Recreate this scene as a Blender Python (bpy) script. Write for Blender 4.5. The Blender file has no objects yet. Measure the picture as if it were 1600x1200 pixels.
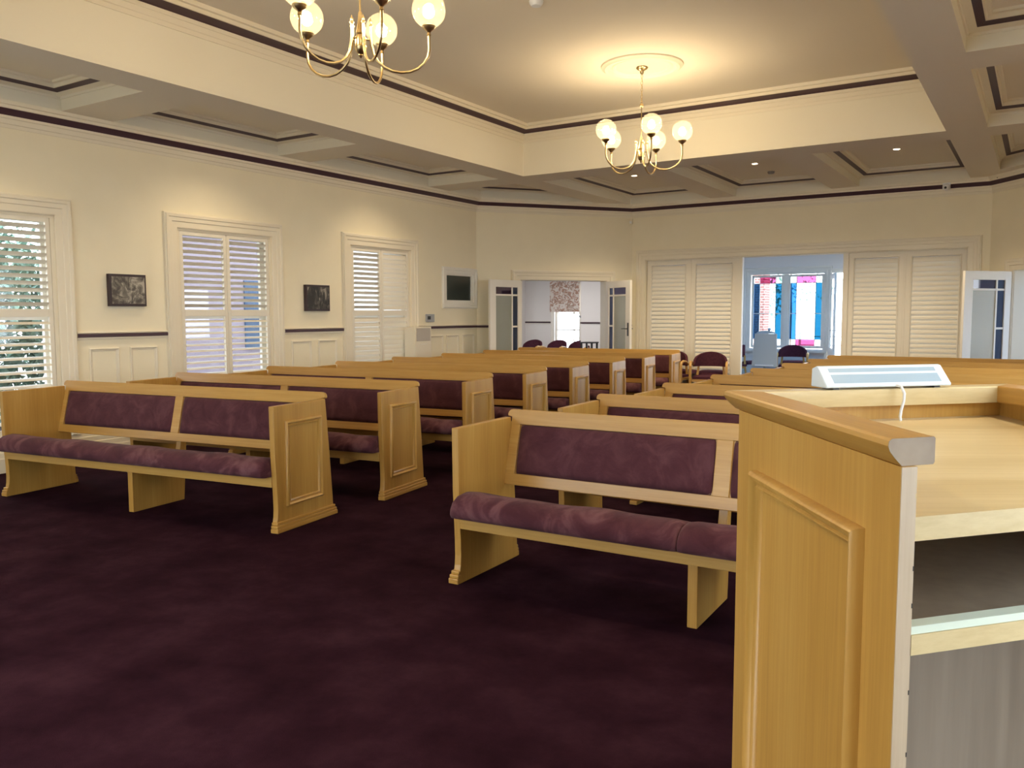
import bpy, bmesh, math, random
from mathutils import Matrix, Vector
from mathutils.geometry import tessellate_polygon
random.seed(7)
SC = bpy.context.scene
COL = SC.collection
PI = math.pi
rad = math.radians

# ------------------------------------------------------------------ materials
def nodes(m):
    m.use_nodes = True
    nt = m.node_tree
    return nt, nt.nodes['Principled BSDF'], nt.nodes['Material Output']

def pbr(name, col, rough=0.5, metal=0.0, spec=0.5, sheen=0.0, coat=0.0):
    m = bpy.data.materials.new(name)
    nt, b, o = nodes(m)
    b.inputs['Base Color'].default_value = (*col, 1)
    b.inputs['Roughness'].default_value = rough
    b.inputs['Metallic'].default_value = metal
    b.inputs['Specular IOR Level'].default_value = spec
    b.inputs['Sheen Weight'].default_value = sheen
    b.inputs['Coat Weight'].default_value = coat
    return m

def ramp(nt, fac, stops):
    r = nt.nodes.new('ShaderNodeValToRGB')
    while len(r.color_ramp.elements) < len(stops):
        r.color_ramp.elements.new(0.5)
    for e, (p, c) in zip(r.color_ramp.elements, stops):
        e.position = p
        e.color = (*c, 1)
    nt.links.new(fac, r.inputs['Fac'])
    return r.outputs['Color']

def noise(nt, scale, detail=4.0, stretch=(1, 1, 1), rough=0.5, dist=0.0, coords='Object'):
    tc = nt.nodes.new('ShaderNodeTexCoord')
    mp = nt.nodes.new('ShaderNodeMapping')
    mp.inputs['Scale'].default_value = stretch
    n = nt.nodes.new('ShaderNodeTexNoise')
    n.inputs['Scale'].default_value = scale
    n.inputs['Detail'].default_value = detail
    n.inputs['Roughness'].default_value = rough
    n.inputs['Distortion'].default_value = dist
    nt.links.new(tc.outputs[coords], mp.inputs['Vector'])
    nt.links.new(mp.outputs['Vector'], n.inputs['Vector'])
    return n.outputs['Fac']

def bump(nt, b, h, strength, dist=0.01):
    k = nt.nodes.new('ShaderNodeBump')
    k.inputs['Strength'].default_value = strength
    k.inputs['Distance'].default_value = dist
    nt.links.new(h, k.inputs['Height'])
    nt.links.new(k.outputs['Normal'], b.inputs['Normal'])

def noisy(name, stops, scale, rough=0.6, stretch=(1, 1, 1), detail=4.0, dist=0.0, bmp=0.0, bscale=None, spec=0.5, sheen=0.0, coat=0.0, nrough=0.5):
    m = pbr(name, stops[0][1], rough, 0, spec, sheen, coat)
    nt, b, o = nodes(m)
    f = noise(nt, scale, detail, stretch, nrough, dist)
    nt.links.new(ramp(nt, f, stops), b.inputs['Base Color'])
    if bmp:
        bump(nt, b, noise(nt, bscale or scale, 3), bmp)
    return m

def wood(name, dark, mid, light, axis, rough=0.36):
    """straight grained timber, the grain running along the given local axis"""
    st = [26, 26, 26]
    st[axis] = 0.9
    st2 = [5, 5, 5]
    st2[axis] = 0.25
    m = pbr(name, mid, rough, 0, 0.5, 0, 0.15)
    nt, b, o = nodes(m)
    f1 = noise(nt, 3.0, 5, st, 0.6)
    f2 = noise(nt, 1.6, 2, st2, 0.5)
    mx = nt.nodes.new('ShaderNodeMath')
    mx.operation = 'MULTIPLY_ADD'
    mx.inputs[1].default_value = 0.45
    nt.links.new(f1, mx.inputs[0])
    sc = nt.nodes.new('ShaderNodeMath')
    sc.operation = 'MULTIPLY'
    sc.inputs[1].default_value = 0.55
    nt.links.new(f2, sc.inputs[0])
    nt.links.new(sc.outputs[0], mx.inputs[2])
    nt.links.new(ramp(nt, mx.outputs[0], [(0.33, dark), (0.5, mid), (0.68, light)]), b.inputs['Base Color'])
    b.inputs['Coat Roughness'].default_value = 0.25
    return m

def emit(name, col, strength):
    m = bpy.data.materials.new(name)
    m.use_nodes = True
    nt = m.node_tree
    nt.nodes.clear()
    e = nt.nodes.new('ShaderNodeEmission')
    e.inputs['Color'].default_value = (*col, 1)
    e.inputs['Strength'].default_value = strength
    o = nt.nodes.new('ShaderNodeOutputMaterial')
    nt.links.new(e.outputs[0], o.inputs['Surface'])
    return m

def glass(name, tint=(1, 1, 1), gloss=0.08, scatter=0.0, scol=(1, 1, 1), rough=0.02, bumpy=0.0):
    """thin pane: lets light straight through, with a mirror-like share and an optional frosted share"""
    m = bpy.data.materials.new(name)
    m.use_nodes = True
    nt = m.node_tree
    nt.nodes.clear()
    o = nt.nodes.new('ShaderNodeOutputMaterial')
    t = nt.nodes.new('ShaderNodeBsdfTransparent')
    t.inputs['Color'].default_value = (*tint, 1)
    g = nt.nodes.new('ShaderNodeBsdfGlossy')
    g.inputs['Roughness'].default_value = rough
    mix = nt.nodes.new('ShaderNodeMixShader')
    mix.inputs['Fac'].default_value = gloss
    last = t
    if scatter:
        d = nt.nodes.new('ShaderNodeBsdfTranslucent')
        d.inputs['Color'].default_value = (*scol, 1)
        d2 = nt.nodes.new('ShaderNodeBsdfDiffuse')
        d2.inputs['Color'].default_value = (*scol, 1)
        md = nt.nodes.new('ShaderNodeMixShader')
        md.inputs['Fac'].default_value = 0.5
        nt.links.new(d.outputs[0], md.inputs[1])
        nt.links.new(d2.outputs[0], md.inputs[2])
        ms = nt.nodes.new('ShaderNodeMixShader')
        ms.inputs['Fac'].default_value = scatter
        nt.links.new(t.outputs[0], ms.inputs[1])
        nt.links.new(md.outputs[0], ms.inputs[2])
        last = ms
    nt.links.new(last.outputs[0], mix.inputs[1])
    nt.links.new(g.outputs[0], mix.inputs[2])
    nt.links.new(mix.outputs[0], o.inputs['Surface'])
    if bumpy:
        n = noise(nt, bumpy, 3)
        k = nt.nodes.new('ShaderNodeBump')
        k.inputs['Strength'].default_value = 0.6
        k.inputs['Distance'].default_value = 0.01
        nt.links.new(n, k.inputs['Height'])
        nt.links.new(k.outputs['Normal'], g.inputs['Normal'])
    return m

M = {}
M['wall'] = noisy('wall_paint', [(0.35, (0.84, 0.765, 0.575)), (0.65, (0.86, 0.785, 0.595))], 3, 0.75, spec=0.3)
M['wall_white'] = pbr('white_wall_paint', (0.80, 0.78, 0.76), 0.75, spec=0.3)
M['ceil'] = pbr('ceiling_paint', (0.79, 0.725, 0.61), 0.8, spec=0.2)
M['trim'] = pbr('cream_gloss_paint', (0.80, 0.73, 0.58), 0.42, spec=0.4)
M['trim_matt'] = pbr('cream_matt_paint', (0.82, 0.765, 0.62), 0.7, spec=0.3)
M['white'] = pbr('white_gloss_paint', (0.82, 0.79, 0.72), 0.4)
M['shutter'] = pbr('shutter_paint', (0.78, 0.73, 0.62), 0.45, spec=0.4)
M['purple'] = pbr('aubergine_paint', (0.062, 0.030, 0.042), 0.45, spec=0.4)
M['carpet'] = noisy('plum_carpet', [(0.32, (0.0135, 0.0043, 0.0084)), (0.5, (0.0235, 0.0079, 0.0143)), (0.68, (0.036, 0.0138, 0.0225))], 2.6, 0.95,
                    detail=9, nrough=0.68, bmp=0.25, bscale=200, spec=0.02)
WD, WM, WL = (0.41, 0.212, 0.042), (0.490, 0.268, 0.058), (0.560, 0.328, 0.084)
M['wood_z'] = wood('timber_upright_grain', WD, WM, WL, 2)
M['wood_x'] = wood('timber_long_grain', WD, WM, WL, 0)
M['wood_y'] = wood('timber_cross_grain', WD, WM, WL, 1)
PD, PM_, PL = (0.55, 0.42, 0.21), (0.63, 0.50, 0.27), (0.70, 0.57, 0.33)
M['pale_x'] = wood('pale_timber_long_grain', PD, PM_, PL, 0, 0.3)
M['pale_d'] = wood('pale_timber_desk', PD, PM_, PL, 0, 0.3)
M['pale_z'] = wood('pale_timber_upright_grain', PD, PM_, PL, 2, 0.34)
M['edge'] = wood('pale_edge_lipping', (0.42, 0.32, 0.21), (0.50, 0.39, 0.27), (0.56, 0.45, 0.32), 2, 0.4)
M['endgrain'] = noisy('sawn_end_grain', [(0.3, (0.25, 0.18, 0.12)), (0.7, (0.34, 0.26, 0.18))], 14, 0.5)
M['inside'] = noisy('dark_laminate', [(0.3, (0.20, 0.16, 0.12)), (0.7, (0.26, 0.21, 0.16))], 4, 0.35, stretch=(6, 6, 0.4))
M['suede'] = noisy('plum_suede', [(0.36, (0.062, 0.019, 0.026)), (0.5, (0.088, 0.030, 0.038)), (0.64, (0.150, 0.064, 0.072))], 5.5, 0.85,
                   detail=5, dist=0.9, bmp=0.15, bscale=60, spec=0.08, sheen=0.06, nrough=0.55)
M['suede_back'] = noisy('plum_suede_smooth', [(0.34, (0.068, 0.022, 0.029)), (0.5, (0.086, 0.030, 0.038)), (0.66, (0.115, 0.046, 0.054))], 7, 0.85,
                        detail=5, dist=0.7, bmp=0.15, bscale=60, spec=0.08, sheen=0.06, nrough=0.6)
M['suede_plain'] = noisy('plum_wool', [(0.3, (0.060, 0.018, 0.030)), (0.7, (0.085, 0.028, 0.042))], 30, 0.9, spec=0.08)
M['brass'] = pbr('aged_brass', (0.56, 0.43, 0.23), 0.28, 1.0)
M['globe'] = glass('clear_globe_glass', (1, 0.98, 0.94), 0.07, 0.040, (1.0, 0.91, 0.72), 0.03)
M['bulb'] = emit('bulb_glow', (1.0, 0.79, 0.50), 175.0)
M['downlight'] = emit('downlight_glow', (1.0, 0.80, 0.55), 40.0)
M['pane'] = glass('window_glass', (0.97, 0.99, 1.0), 0.05)
M['obscure'] = glass('rippled_obscure_glass', (0.85, 0.88, 0.84), 0.10, 0.6, (0.55, 0.57, 0.52), 0.15, 90)
M['glass_purple'] = glass('purple_glass', (0.16, 0.06, 0.22), 0.1, 0.5, (0.10, 0.05, 0.14))
M['glass_blue'] = glass('blue_glass', (0.12, 0.2, 0.42), 0.1, 0.5, (0.08, 0.12, 0.24))
M['glass_pink'] = glass('pink_glass', (0.62, 0.25, 0.42), 0.05)
M['glass_sky'] = glass('sky_blue_glass', (0.12, 0.30, 0.50), 0.05)
M['glass_teal'] = glass('teal_glass', (0.06, 0.24, 0.34), 0.05)
M['dark_glass'] = pbr('dark_viewing_glass', (0.035, 0.045, 0.042), 0.12)
M['plastic'] = pbr('white_plastic', (0.78, 0.80, 0.82), 0.35)
M['sky_tint_white'] = pbr('sky_tinted_white_enamel', (0.66, 0.76, 0.85), 0.3)  # white lamp body, blue of the reflected sky put into its colour
M['diffuser'] = pbr('grey_blue_diffuser', (0.34, 0.45, 0.56), 0.25)  # lamp diffuser, its colour carries the same sky tint
M['grey'] = pbr('grey_plastic', (0.36, 0.37, 0.38), 0.5)
M['black'] = pbr('black_metal', (0.02, 0.02, 0.022), 0.4)
M['board'] = pbr('pale_grey_board', (0.42, 0.44, 0.44), 0.5)
M['grille'] = noisy('speckled_grille', [(0.45, (0.36, 0.32, 0.28)), (0.55, (0.62, 0.56, 0.48))], 160, 0.6)
M['green_edge'] = pbr('pale_green_edging', (0.66, 0.74, 0.62), 0.4)
M['canvas_edge'] = pbr('dark_box_frame', (0.035, 0.020, 0.026), 0.5)
M['photo'] = noisy('monochrome_crowd_print', [(0.40, (0.07, 0.06, 0.052)), (0.50, (0.20, 0.18, 0.15)), (0.60, (0.46, 0.42, 0.35))], 9, 0.5, detail=6, dist=1.4, nrough=0.65)
M['photo2'] = noisy('dark_monochrome_group_print', [(0.46, (0.020, 0.018, 0.016)), (0.56, (0.08, 0.072, 0.06)), (0.66, (0.42, 0.38, 0.32))], 10, 0.5, detail=5, stretch=(1.2, 1, 0.6), dist=1.0, nrough=0.6)
M['floral'] = noisy('floral_fabric', [(0.46, (0.78, 0.72, 0.66)), (0.53, (0.50, 0.26, 0.17)), (0.60, (0.38, 0.28, 0.22)), (0.66, (0.76, 0.70, 0.64))], 9, 0.9, detail=3, dist=1.5)
M['leaf'] = noisy('foliage_green', [(0.35, (0.08, 0.17, 0.13)), (0.65, (0.25, 0.38, 0.30))], 2.5, 0.6)
M['bark'] = pbr('bark', (0.10, 0.07, 0.05), 0.9)
M['render_pink'] = pbr('pale_pink_render', (0.26, 0.22, 0.265), 0.9)
M['red'] = pbr('red_gutter_paint', (0.20, 0.022, 0.05), 0.5)
M['brick'] = pbr('brick', (0.3, 0.1, 0.08), 0.9)
def brickmat():
    m = M['brick']
    nt, b, o = nodes(m)
    tc = nt.nodes.new('ShaderNodeTexCoord')
    mp = nt.nodes.new('ShaderNodeMapping')
    mp.inputs['Rotation'].default_value = (rad(90), 0, 0)
    br = nt.nodes.new('ShaderNodeTexBrick')
    br.inputs['Scale'].default_value = 4.5
    br.inputs['Color1'].default_value = (0.26, 0.10, 0.09, 1)
    br.inputs['Color2'].default_value = (0.32, 0.13, 0.11, 1)
    br.inputs['Mortar'].default_value = (0.6, 0.52, 0.5, 1)
    br.inputs['Mortar Size'].default_value = 0.03
    nt.links.new(tc.outputs['Object'], mp.inputs['Vector'])
    nt.links.new(mp.outputs['Vector'], br.inputs['Vector'])
    nt.links.new(br.outputs['Color'], b.inputs['Base Color'])
brickmat()
M['paving'] = noisy('pale_paving', [(0.3, (0.56, 0.55, 0.53)), (0.7, (0.66, 0.65, 0.63))], 3, 0.9)
M['bluepaint'] = pbr('blue_grey_paint', (0.045, 0.085, 0.16), 0.6)

# ------------------------------------------------------------------ mesh builder
class MB:
    def __init__(s):
        s.v, s.f, s.mi = [], [], []
        s.m = 0
    def add(s, vs, fs, T=None):
        n = len(s.v)
        for q in vs:
            s.v.append(tuple(T @ Vector(q)) if T else tuple(q))
        for q in fs:
            s.f.append([n + i for i in q])
            s.mi.append(s.m)
        return s
    def box(s, x0, x1, y0, y1, z0, z1, T=None):
        vs = [(x, y, z) for z in (z0, z1) for y in (y0, y1) for x in (x0, x1)]
        return s.add(vs, [(0, 2, 3, 1), (4, 5, 7, 6), (0, 1, 5, 4), (2, 6, 7, 3), (0, 4, 6, 2), (1, 3, 7, 5)], T)
    def prism(s, poly, a0, a1, fn):
        """poly of 2D points extruded from a0 to a1; fn(p, q, a) gives the 3D point"""
        n = len(poly)
        vs = [fn(p, q, a0) for p, q in poly] + [fn(p, q, a1) for p, q in poly]
        fs = [tuple(range(n)), tuple(range(2 * n - 1, n - 1, -1))]
        fs += [(i, (i + 1) % n, n + (i + 1) % n, n + i) for i in range(n)]
        return s.add(vs, fs)
    def loops(s, L, closed=True, cap=False):
        """L: list of rings with the same number of points, joined one to the next"""
        n = len(L[0])
        vs = [q for r in L for q in r]
        fs = []
        for k in range(len(L) - 1):
            for i in range(n if closed else n - 1):
                j = (i + 1) % n
                fs.append((k * n + i, k * n + j, (k + 1) * n + j, (k + 1) * n + i))
        if cap:
            fs.append(tuple(range(n - 1, -1, -1)))
            fs.append(tuple((len(L) - 1) * n + i for i in range(n)))
        return s.add(vs, fs)
    def tube(s, pts, r, n=10, cap=True):
        pts = [Vector(q) for q in pts]
        rr = r if isinstance(r, (list, tuple)) else [r] * len(pts)
        rings = []
        up = Vector((0, 0, 1))
        prev = None
        for i, q in enumerate(pts):
            d = (pts[min(i + 1, len(pts) - 1)] - pts[max(i - 1, 0)]).normalized()
            if prev is None:
                a = d.cross(up if abs(d.z) < 0.95 else Vector((1, 0, 0))).normalized()
            else:
                a = (prev - d * prev.dot(d)).normalized()
            prev = a
            b = d.cross(a)
            rings.append([q + (a * math.cos(2 * PI * k / n) + b * math.sin(2 * PI * k / n)) * rr[i] for k in range(n)])
        return s.loops(rings, True, cap)
    def lathe(s, prof, n=24, c=(0, 0, 0), cap=True):
        rings = [[(c[0] + max(r, 1e-4) * math.cos(2 * PI * k / n), c[1] + max(r, 1e-4) * math.sin(2 * PI * k / n), c[2] + z) for k in range(n)] for r, z in prof]
        return s.loops(rings, True, cap)
    def sphere(s, c, r, n=20, m=12, a0=-90.0, a1=90.0):
        prof = [(r * math.cos(rad(a0 + (a1 - a0) * i / m)), r * math.sin(rad(a0 + (a1 - a0) * i / m))) for i in range(m + 1)]
        return s.lathe(prof, n, c, False)
    def build(s, name, mat, parent=None, bevel=0.0, seg=2, smooth=None, loc=None, rot=None):
        me = bpy.data.meshes.new(name)
        bm = bmesh.new()
        bv = [bm.verts.new(q) for q in s.v]
        for q, k in zip(s.f, s.mi):
            try:
                f = bm.faces.new([bv[i] for i in q])
                f.material_index = k
            except ValueError:
                pass
        bmesh.ops.remove_doubles(bm, verts=bm.verts, dist=1e-5)
        bmesh.ops.recalc_face_normals(bm, faces=bm.faces)
        if bevel:
            es = [e for e in bm.edges if len(e.link_faces) == 2 and e.calc_face_angle(0) > rad(35)]
            bmesh.ops.bevel(bm, geom=es, offset=bevel, segments=seg, profile=0.5, affect='EDGES', clamp_overlap=True)
        if smooth is not None:
            for f in bm.faces:
                f.smooth = True
            for e in bm.edges:
                if len(e.link_faces) == 2 and e.calc_face_angle(0) > rad(smooth):
                    e.smooth = False
        bm.to_mesh(me)
        bm.free()
        for mm in (mat if isinstance(mat, (list, tuple)) else [mat]):
            me.materials.append(mm)
        o = bpy.data.objects.new(name, me)
        COL.objects.link(o)
        if parent:
            o.parent = parent
        if loc:
            o.location = loc
        if rot is not None:
            o.rotation_euler = (0, 0, rot) if not isinstance(rot, tuple) else rot
        return o

def empty(name, loc=(0, 0, 0), rz=0.0):
    o = bpy.data.objects.new(name, None)
    COL.objects.link(o)
    o.location = loc
    o.rotation_euler = (0, 0, rz)
    o.empty_display_size = 0.2
    return o
def tag(o, label, cat, group=None):
    o['label'] = label
    o['category'] = cat
    if group:
        o['group'] = group
    return o
def thing(name, label, cat, loc=(0, 0, 0), rz=0.0, group=None):
    return tag(empty(name, loc, rz), label, cat, group)
def structure(o):
    o['kind'] = 'structure'
    return o
def dup(o, parent=None):
    c = o.copy()
    COL.objects.link(c)
    if parent:
        c.parent = parent
    for ch in list(o.children):
        dup(ch, c)
    return c

# ------------------------------------------------------------------ the room
XW, XE, YF, YB = -7.90, 1.10, 13.566, -1.46      # left wall, right wall, far wall, front wall
C1Y, C2X, C3X = 11.32, -6.134, -0.652             # chamfer corners
ZB, ZP, ZT, WT = 3.3205, 3.54, 3.99, 0.22         # beam underside, coffer panel, tray ceiling, wall thickness
FRONT_Y1 = 2 * 6.05 - C1Y
ROOM = [(XW, FRONT_Y1), (XW, C1Y), (C2X, YF), (C3X, YF), (XE, C1Y), (XE, FRONT_Y1), (C3X, YB), (C2X, YB)]

def offset_poly(pts, d):
    """offset a closed polygon inward by d (either winding)"""
    n = len(pts)
    area = sum(pts[i][0] * pts[(i + 1) % n][1] - pts[(i + 1) % n][0] * pts[i][1] for i in range(n))
    sg = 1 if area > 0 else -1
    out = []
    for i in range(n):
        p0, p1, p2 = Vector(pts[i - 1]), Vector(pts[i]), Vector(pts[(i + 1) % n])
        d1, d2 = (p1 - p0).normalized(), (p2 - p1).normalized()
        n1, n2 = Vector((-d1.y, d1.x)) * sg, Vector((-d2.y, d2.x)) * sg
        k = (n1 + n2) / (1 + n1.dot(n2))
        q = p1 + k * d
        out.append((q.x, q.y))
    return out
def ring_mould(mb, poly, prof):
    mb.loops([[(x, y, z) for x, y in offset_poly(poly, o)] for o, z in prof])

def wall(name, p0, p1, h, holes=(), mat=None, z0=0.0, ext=0.0):
    """wall from p0 to p1, the room on the right hand side of p0->p1 when looking along it from above; holes are (u0, u1, z0, z1)"""
    p0, p1 = Vector(p0), Vector(p1)
    d = p1 - p0
    L = d.length
    ang = math.atan2(d.y, d.x)
    mb = MB()
    us = sorted({-ext, L + ext} | {u for q in holes for u in q[:2]})
    for a, b in zip(us[:-1], us[1:]):
        mid = (a + b) / 2
        zs = [z0]
        for q in sorted([q for q in holes if q[0] < mid < q[1]], key=lambda q: q[2]):
            zs += [q[2], q[3]]
        zs.append(h)
        for za, zb in zip(zs[0::2], zs[1::2]):
            if zb - za > 1e-4:
                mb.box(a, b, 0, WT, za, zb)
    o = mb.build(name, mat or M['wall'], loc=(p0.x, p0.y, 0), rot=ang)
    structure(o)
    return o, ang

# windows of the left wall: (u0, u1, z0, z1) along +Y from C
WZ0, WZ1 = 0.27, 2.37
WIN = [(0.45, 1.75), (3.07, 4.37), (5.67, 6.99), (8.33, 9.62)]
left_holes = [(a - FRONT_Y1, b - FRONT_Y1, WZ0, WZ1) for a, b in WIN] + [(10.47 - FRONT_Y1, 11.21 - FRONT_Y1, 1.62, 2.07)]
wall('wall_left', (XW, FRONT_Y1), (XW, C1Y), 3.45, left_holes)
CH_A = math.atan2(YF - C1Y, C2X - XW)
wall('wall_left_chamfer', (XW, C1Y), (C2X, YF), 3.45, [(0.756, 2.372, 0, 2.012)], ext=0.12)
SL0, SL1, SLZ = -5.885, -0.915, 2.37
wall('wall_far', (C2X, YF), (C3X, YF), 3.45, [(SL0 - C2X, SL1 - C2X, 0, SLZ)])
wall('wall_right_chamfer', (C3X, YF), (XE, C1Y), 3.45, [(0.50, 2.12, 0, 2.012)], ext=0.12)
wall('wall_right', (XE, C1Y), (XE, FRONT_Y1), 3.45, [(2.6, 4.6, 0.1, WZ1), (5.6, 7.6, 0.1, WZ1), (8.2, 10.2, 0.1, WZ1)])
wall('wall_front_right', (XE, FRONT_Y1), (C3X, YB), 3.45, ext=0.12)
wall('wall_front', (C3X, YB), (C2X, YB), 3.45, [(0.4, 2.5, 0.1, 2.6), (3.0, 5.1, 0.1, 2.6)])
wall('wall_front_left', (C2X, YB), (XW, FRONT_Y1), 3.45, ext=0.12)

# floors
mb = MB(); mb.box(-11.6, 5.2, -1.8, 18.2, -0.1, 0.0)
structure(mb.build('floor', M['carpet']))
mb = MB(); mb.box(-40, 30, -25, 50, -0.5, -0.12)
structure(mb.build('ground', M['paving']))

# ceiling: flat beam grid with coffers and one raised tray
TX0, TX1, TY0, TY1 = -6.113, -0.926, 2.20, 9.894
BX0, BX1, BY0, BY1 = -6.53, -0.55, 1.69, 10.41    # outer edges of the beams round the tray
WO = 0.11                                          # the wall cornice takes this much
coffers = []
for a, b in [(1.95, 4.42), (4.93, 7.03), (7.53, 9.91)]:
    coffers.append([(XW + WO, a), (BX0, a), (BX0, b), (XW + WO, b)])
    coffers.append([(BX1, a), (XE - WO, a), (XE - WO, b), (BX1, b)])
for a, b in [(-6.11, -4.68), (-4.26, -2.79), (-2.39, -0.93)]:
    coffers.append([(a, BY1), (b, BY1), (b, YF - 0.125), (a, YF - 0.125)])
    coffers.append([(a, YB + 0.125), (b, YB + 0.125), (b, BY0), (a, BY0)])
sl = (YF - C1Y) / (C2X - XW)
def corner_poly(mx, my):
    pts = [(XW + WO, BY1), (BX0, BY1), (BX0, C1Y + sl * (BX0 - XW) - 0.16), (XW + WO, C1Y + 0.0)]
    if mx:
        pts = [(XW + XE - x, y) for x, y in pts]
        pts = [((BX1 if abs(x - (XW + XE - BX0)) < 1e-6 else x), y) for x, y in pts]
    if my:
        pts = [(x, 12.1 - y) for x, y in pts]
    return pts
for mx in (0, 1):
    for my in (0, 1):
        coffers.append(corner_poly(mx, my))
tray = [(TX0, TY0), (TX1, TY0), (TX1, TY1), (TX0, TY1)]
loops_ = [[Vector((x, y, ZB)) for x, y in offset_poly(ROOM, -0.3)]] + [[Vector((x, y, ZB)) for x, y in c] for c in coffers + [tray]]
flat = [q for l in loops_ for q in l]
mb = MB()
mb.add([tuple(q) for q in flat], [tuple(t) for t in tessellate_polygon(loops_)])
for c in coffers:
    mb.m = 1
    mb.loops([[(x, y, ZB) for x, y in c], [(x, y, ZP) for x, y in c]])
    mb.m = 0
    mb.add([(x, y, ZP) for x, y in c], [tuple(range(len(c)))])
mb.m = 1
mb.loops([[(x, y, ZB) for x, y in tray], [(x, y, ZT) for x, y in tray]])
mb.m = 0
mb.add([(x, y, ZT) for x, y in tray], [(0, 1, 2, 3)])
o = mb.build('ceiling', [M['ceil'], M['trim_matt']])
structure(o)
mb = MB(); mb.box(-8.3, 1.5, -1.9, 14.0, 4.05, 4.15)
mb.box(-8.3, -8.2, -1.9, 14, 3.4, 4.05); mb.box(1.4, 1.5, -1.9, 14, 3.4, 4.05); mb.box(-8.2, 1.4, -1.9, -1.8, 3.4, 4.05); mb.box(-8.2, 1.4, 13.9, 14.0, 3.4, 4.05)
structure(mb.build('roof_deck', M['ceil']))

# cornices (white steps with an aubergine band)
def cornice(name, poly, zb, white1, band, white2):
    mb = MB()
    ring_mould(mb, poly, [(o, zb + z) for o, z in white1])
    ring_mould(mb, poly, [(o, zb + z) for o, z in white2])
    structure(mb.build('trim_' + name, M['trim'], smooth=30))
    mb = MB()
    ring_mould(mb, poly, [(o, zb + z) for o, z in band])
    structure(mb.build('trim_' + name + '_band', M['purple'], smooth=30))
cornice('wall_cornice', ROOM, 3.10, [(0, 0.0), (0.010, 0.0), (0.014, 0.03), (0.022, 0.035), (0.028, 0.075), (0.038, 0.082), (0.042, 0.104)],
        [(0.042, 0.104), (0.055, 0.128), (0.075, 0.158)], [(0.075, 0.158), (0.088, 0.160), (0.09, 0.185), (0.105, 0.192), (0.115, 0.221)])
cornice('tray_cornice', tray, 3.76, [(0, 0.0), (0.010, 0.0), (0.013, 0.035), (0.020, 0.042), (0.024, 0.085), (0.032, 0.09), (0.034, 0.122)],
        [(0.034, 0.122), (0.06, 0.138), (0.115, 0.158)], [(0.115, 0.158), (0.125, 0.16), (0.128, 0.19), (0.15, 0.195), (0.155, 0.23)])
mbw, mbp = MB(), MB()
for c in coffers:
    ring_mould(mbw, c, [(0, 0 + ZB + 0.105), (0.012, ZB + 0.105), (0.016, ZB + 0.125), (0.07, ZB + 0.145)])
    ring_mould(mbp, c, [(0.07, ZB + 0.145), (0.125, ZB + 0.163)])
    ring_mould(mbw, c, [(0.125, ZB + 0.163), (0.135, ZB + 0.165), (0.14, ZB + 0.195), (0.165, ZB + 0.20), (0.17, ZP)])
structure(mbw.build('trim_coffer_moulding', M['trim'], smooth=30))
structure(mbp.build('trim_coffer_band', M['purple'], smooth=30))

# ------------------------------------------------------------------ casings, skirting, dado
CAS = [(-0.010, 0.0), (-0.010, 0.018), (0.0, 0.022), (0.055, 0.024), (0.062, 0.032), (0.10, 0.034), (0.108, 0.042), (0.135, 0.044), (0.140, 0.030), (0.150, 0.028), (0.155, 0.0)]
def casing(mb, u0, u1, z0, z1, scale=1.0):
    """three sided architrave on a wall frame, room at y<0"""
    mb.loops([[(u0 - o * scale, -h, z0), (u0 - o * scale, -h, z1 + o * scale), (u1 + o * scale, -h, z1 + o * scale), (u1 + o * scale, -h, z0)] for o, h in CAS], closed=False)
def rect_mould(mb, u0, u1, z0, z1, prof):
    mb.loops([[(u0 + a, -h, z0 + a), (u0 + a, -h, z1 - a), (u1 - a, -h, z1 - a), (u1 - a, -h, z0 + a)] for a, h in prof])
LEFT = (XW, FRONT_Y1)
def lf(u):
    return u - 0.0
def left_frame(o):
    o.location = (XW, 0, 0)
    o.rotation_euler = (0, 0, PI / 2)
    return o
def prof_strip(mb, u0, u1, prof):
    mb.loops([[(u0, -h, z) for h, z in prof], [(u1, -h, z) for h, z in prof]], closed=False)
SKIRT = [(0.0, 0.265), (0.010, 0.262), (0.014, 0.235), (0.022, 0.228), (0.022, 0.185), (0.030, 0.178), (0.030, 0.135), (0.038, 0.128), (0.038, 0.0)]
DADO_W = [(0.0, 1.262), (0.020, 1.262), (0.026, 1.252), (0.020, 1.246), (0.018, 1.243)]
DADO_P = [(0.018, 1.243), (0.030, 1.238), (0.030, 1.212), (0.018, 1.206)]
DADO_B = [(0.018, 1.206), (0.014, 1.185), (0.0, 1.182)]
PAN = [(0, 0), (0, 0.010), (0.008, 0.016), (0.016, 0.012), (0.020, 0.006), (0.030, 0.004), (0.034, 0)]
bays = [(4.527, 5.515), (7.147, 8.175), (9.775, 11.30)]
sk, dw, dp, pn = MB(), MB(), MB(), MB()
prof_strip(sk, FRONT_Y1, C1Y, SKIRT)
for i, (a, b) in enumerate(bays + [(1.905, 2.915)]):
    prof_strip(dw, a, b, DADO_W); prof_strip(dp, a, b, DADO_P); prof_strip(dw, a, b, DADO_B)
    if i == 2:
        for u in (10.06, 10.47, 10.90):
            rect_mould(pn, u, u + 0.33, 0.42, 1.10, PAN)
    else:
        w = (b - a - 0.36) / 2
        rect_mould(pn, a + 0.12, a + 0.12 + w, 0.42, 1.098, PAN)
        rect_mould(pn, b - 0.12 - w, b - 0.12, 0.42, 1.098, PAN)
structure(left_frame(sk.build('baseboard_left', M['trim'])))
structure(left_frame(dw.build('trim_dado_left', M['trim'])))
structure(left_frame(dp.build('trim_dado_left_band', M['purple'])))
structure(left_frame(pn.build('trim_wainscot_left', M['trim'])))
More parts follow.
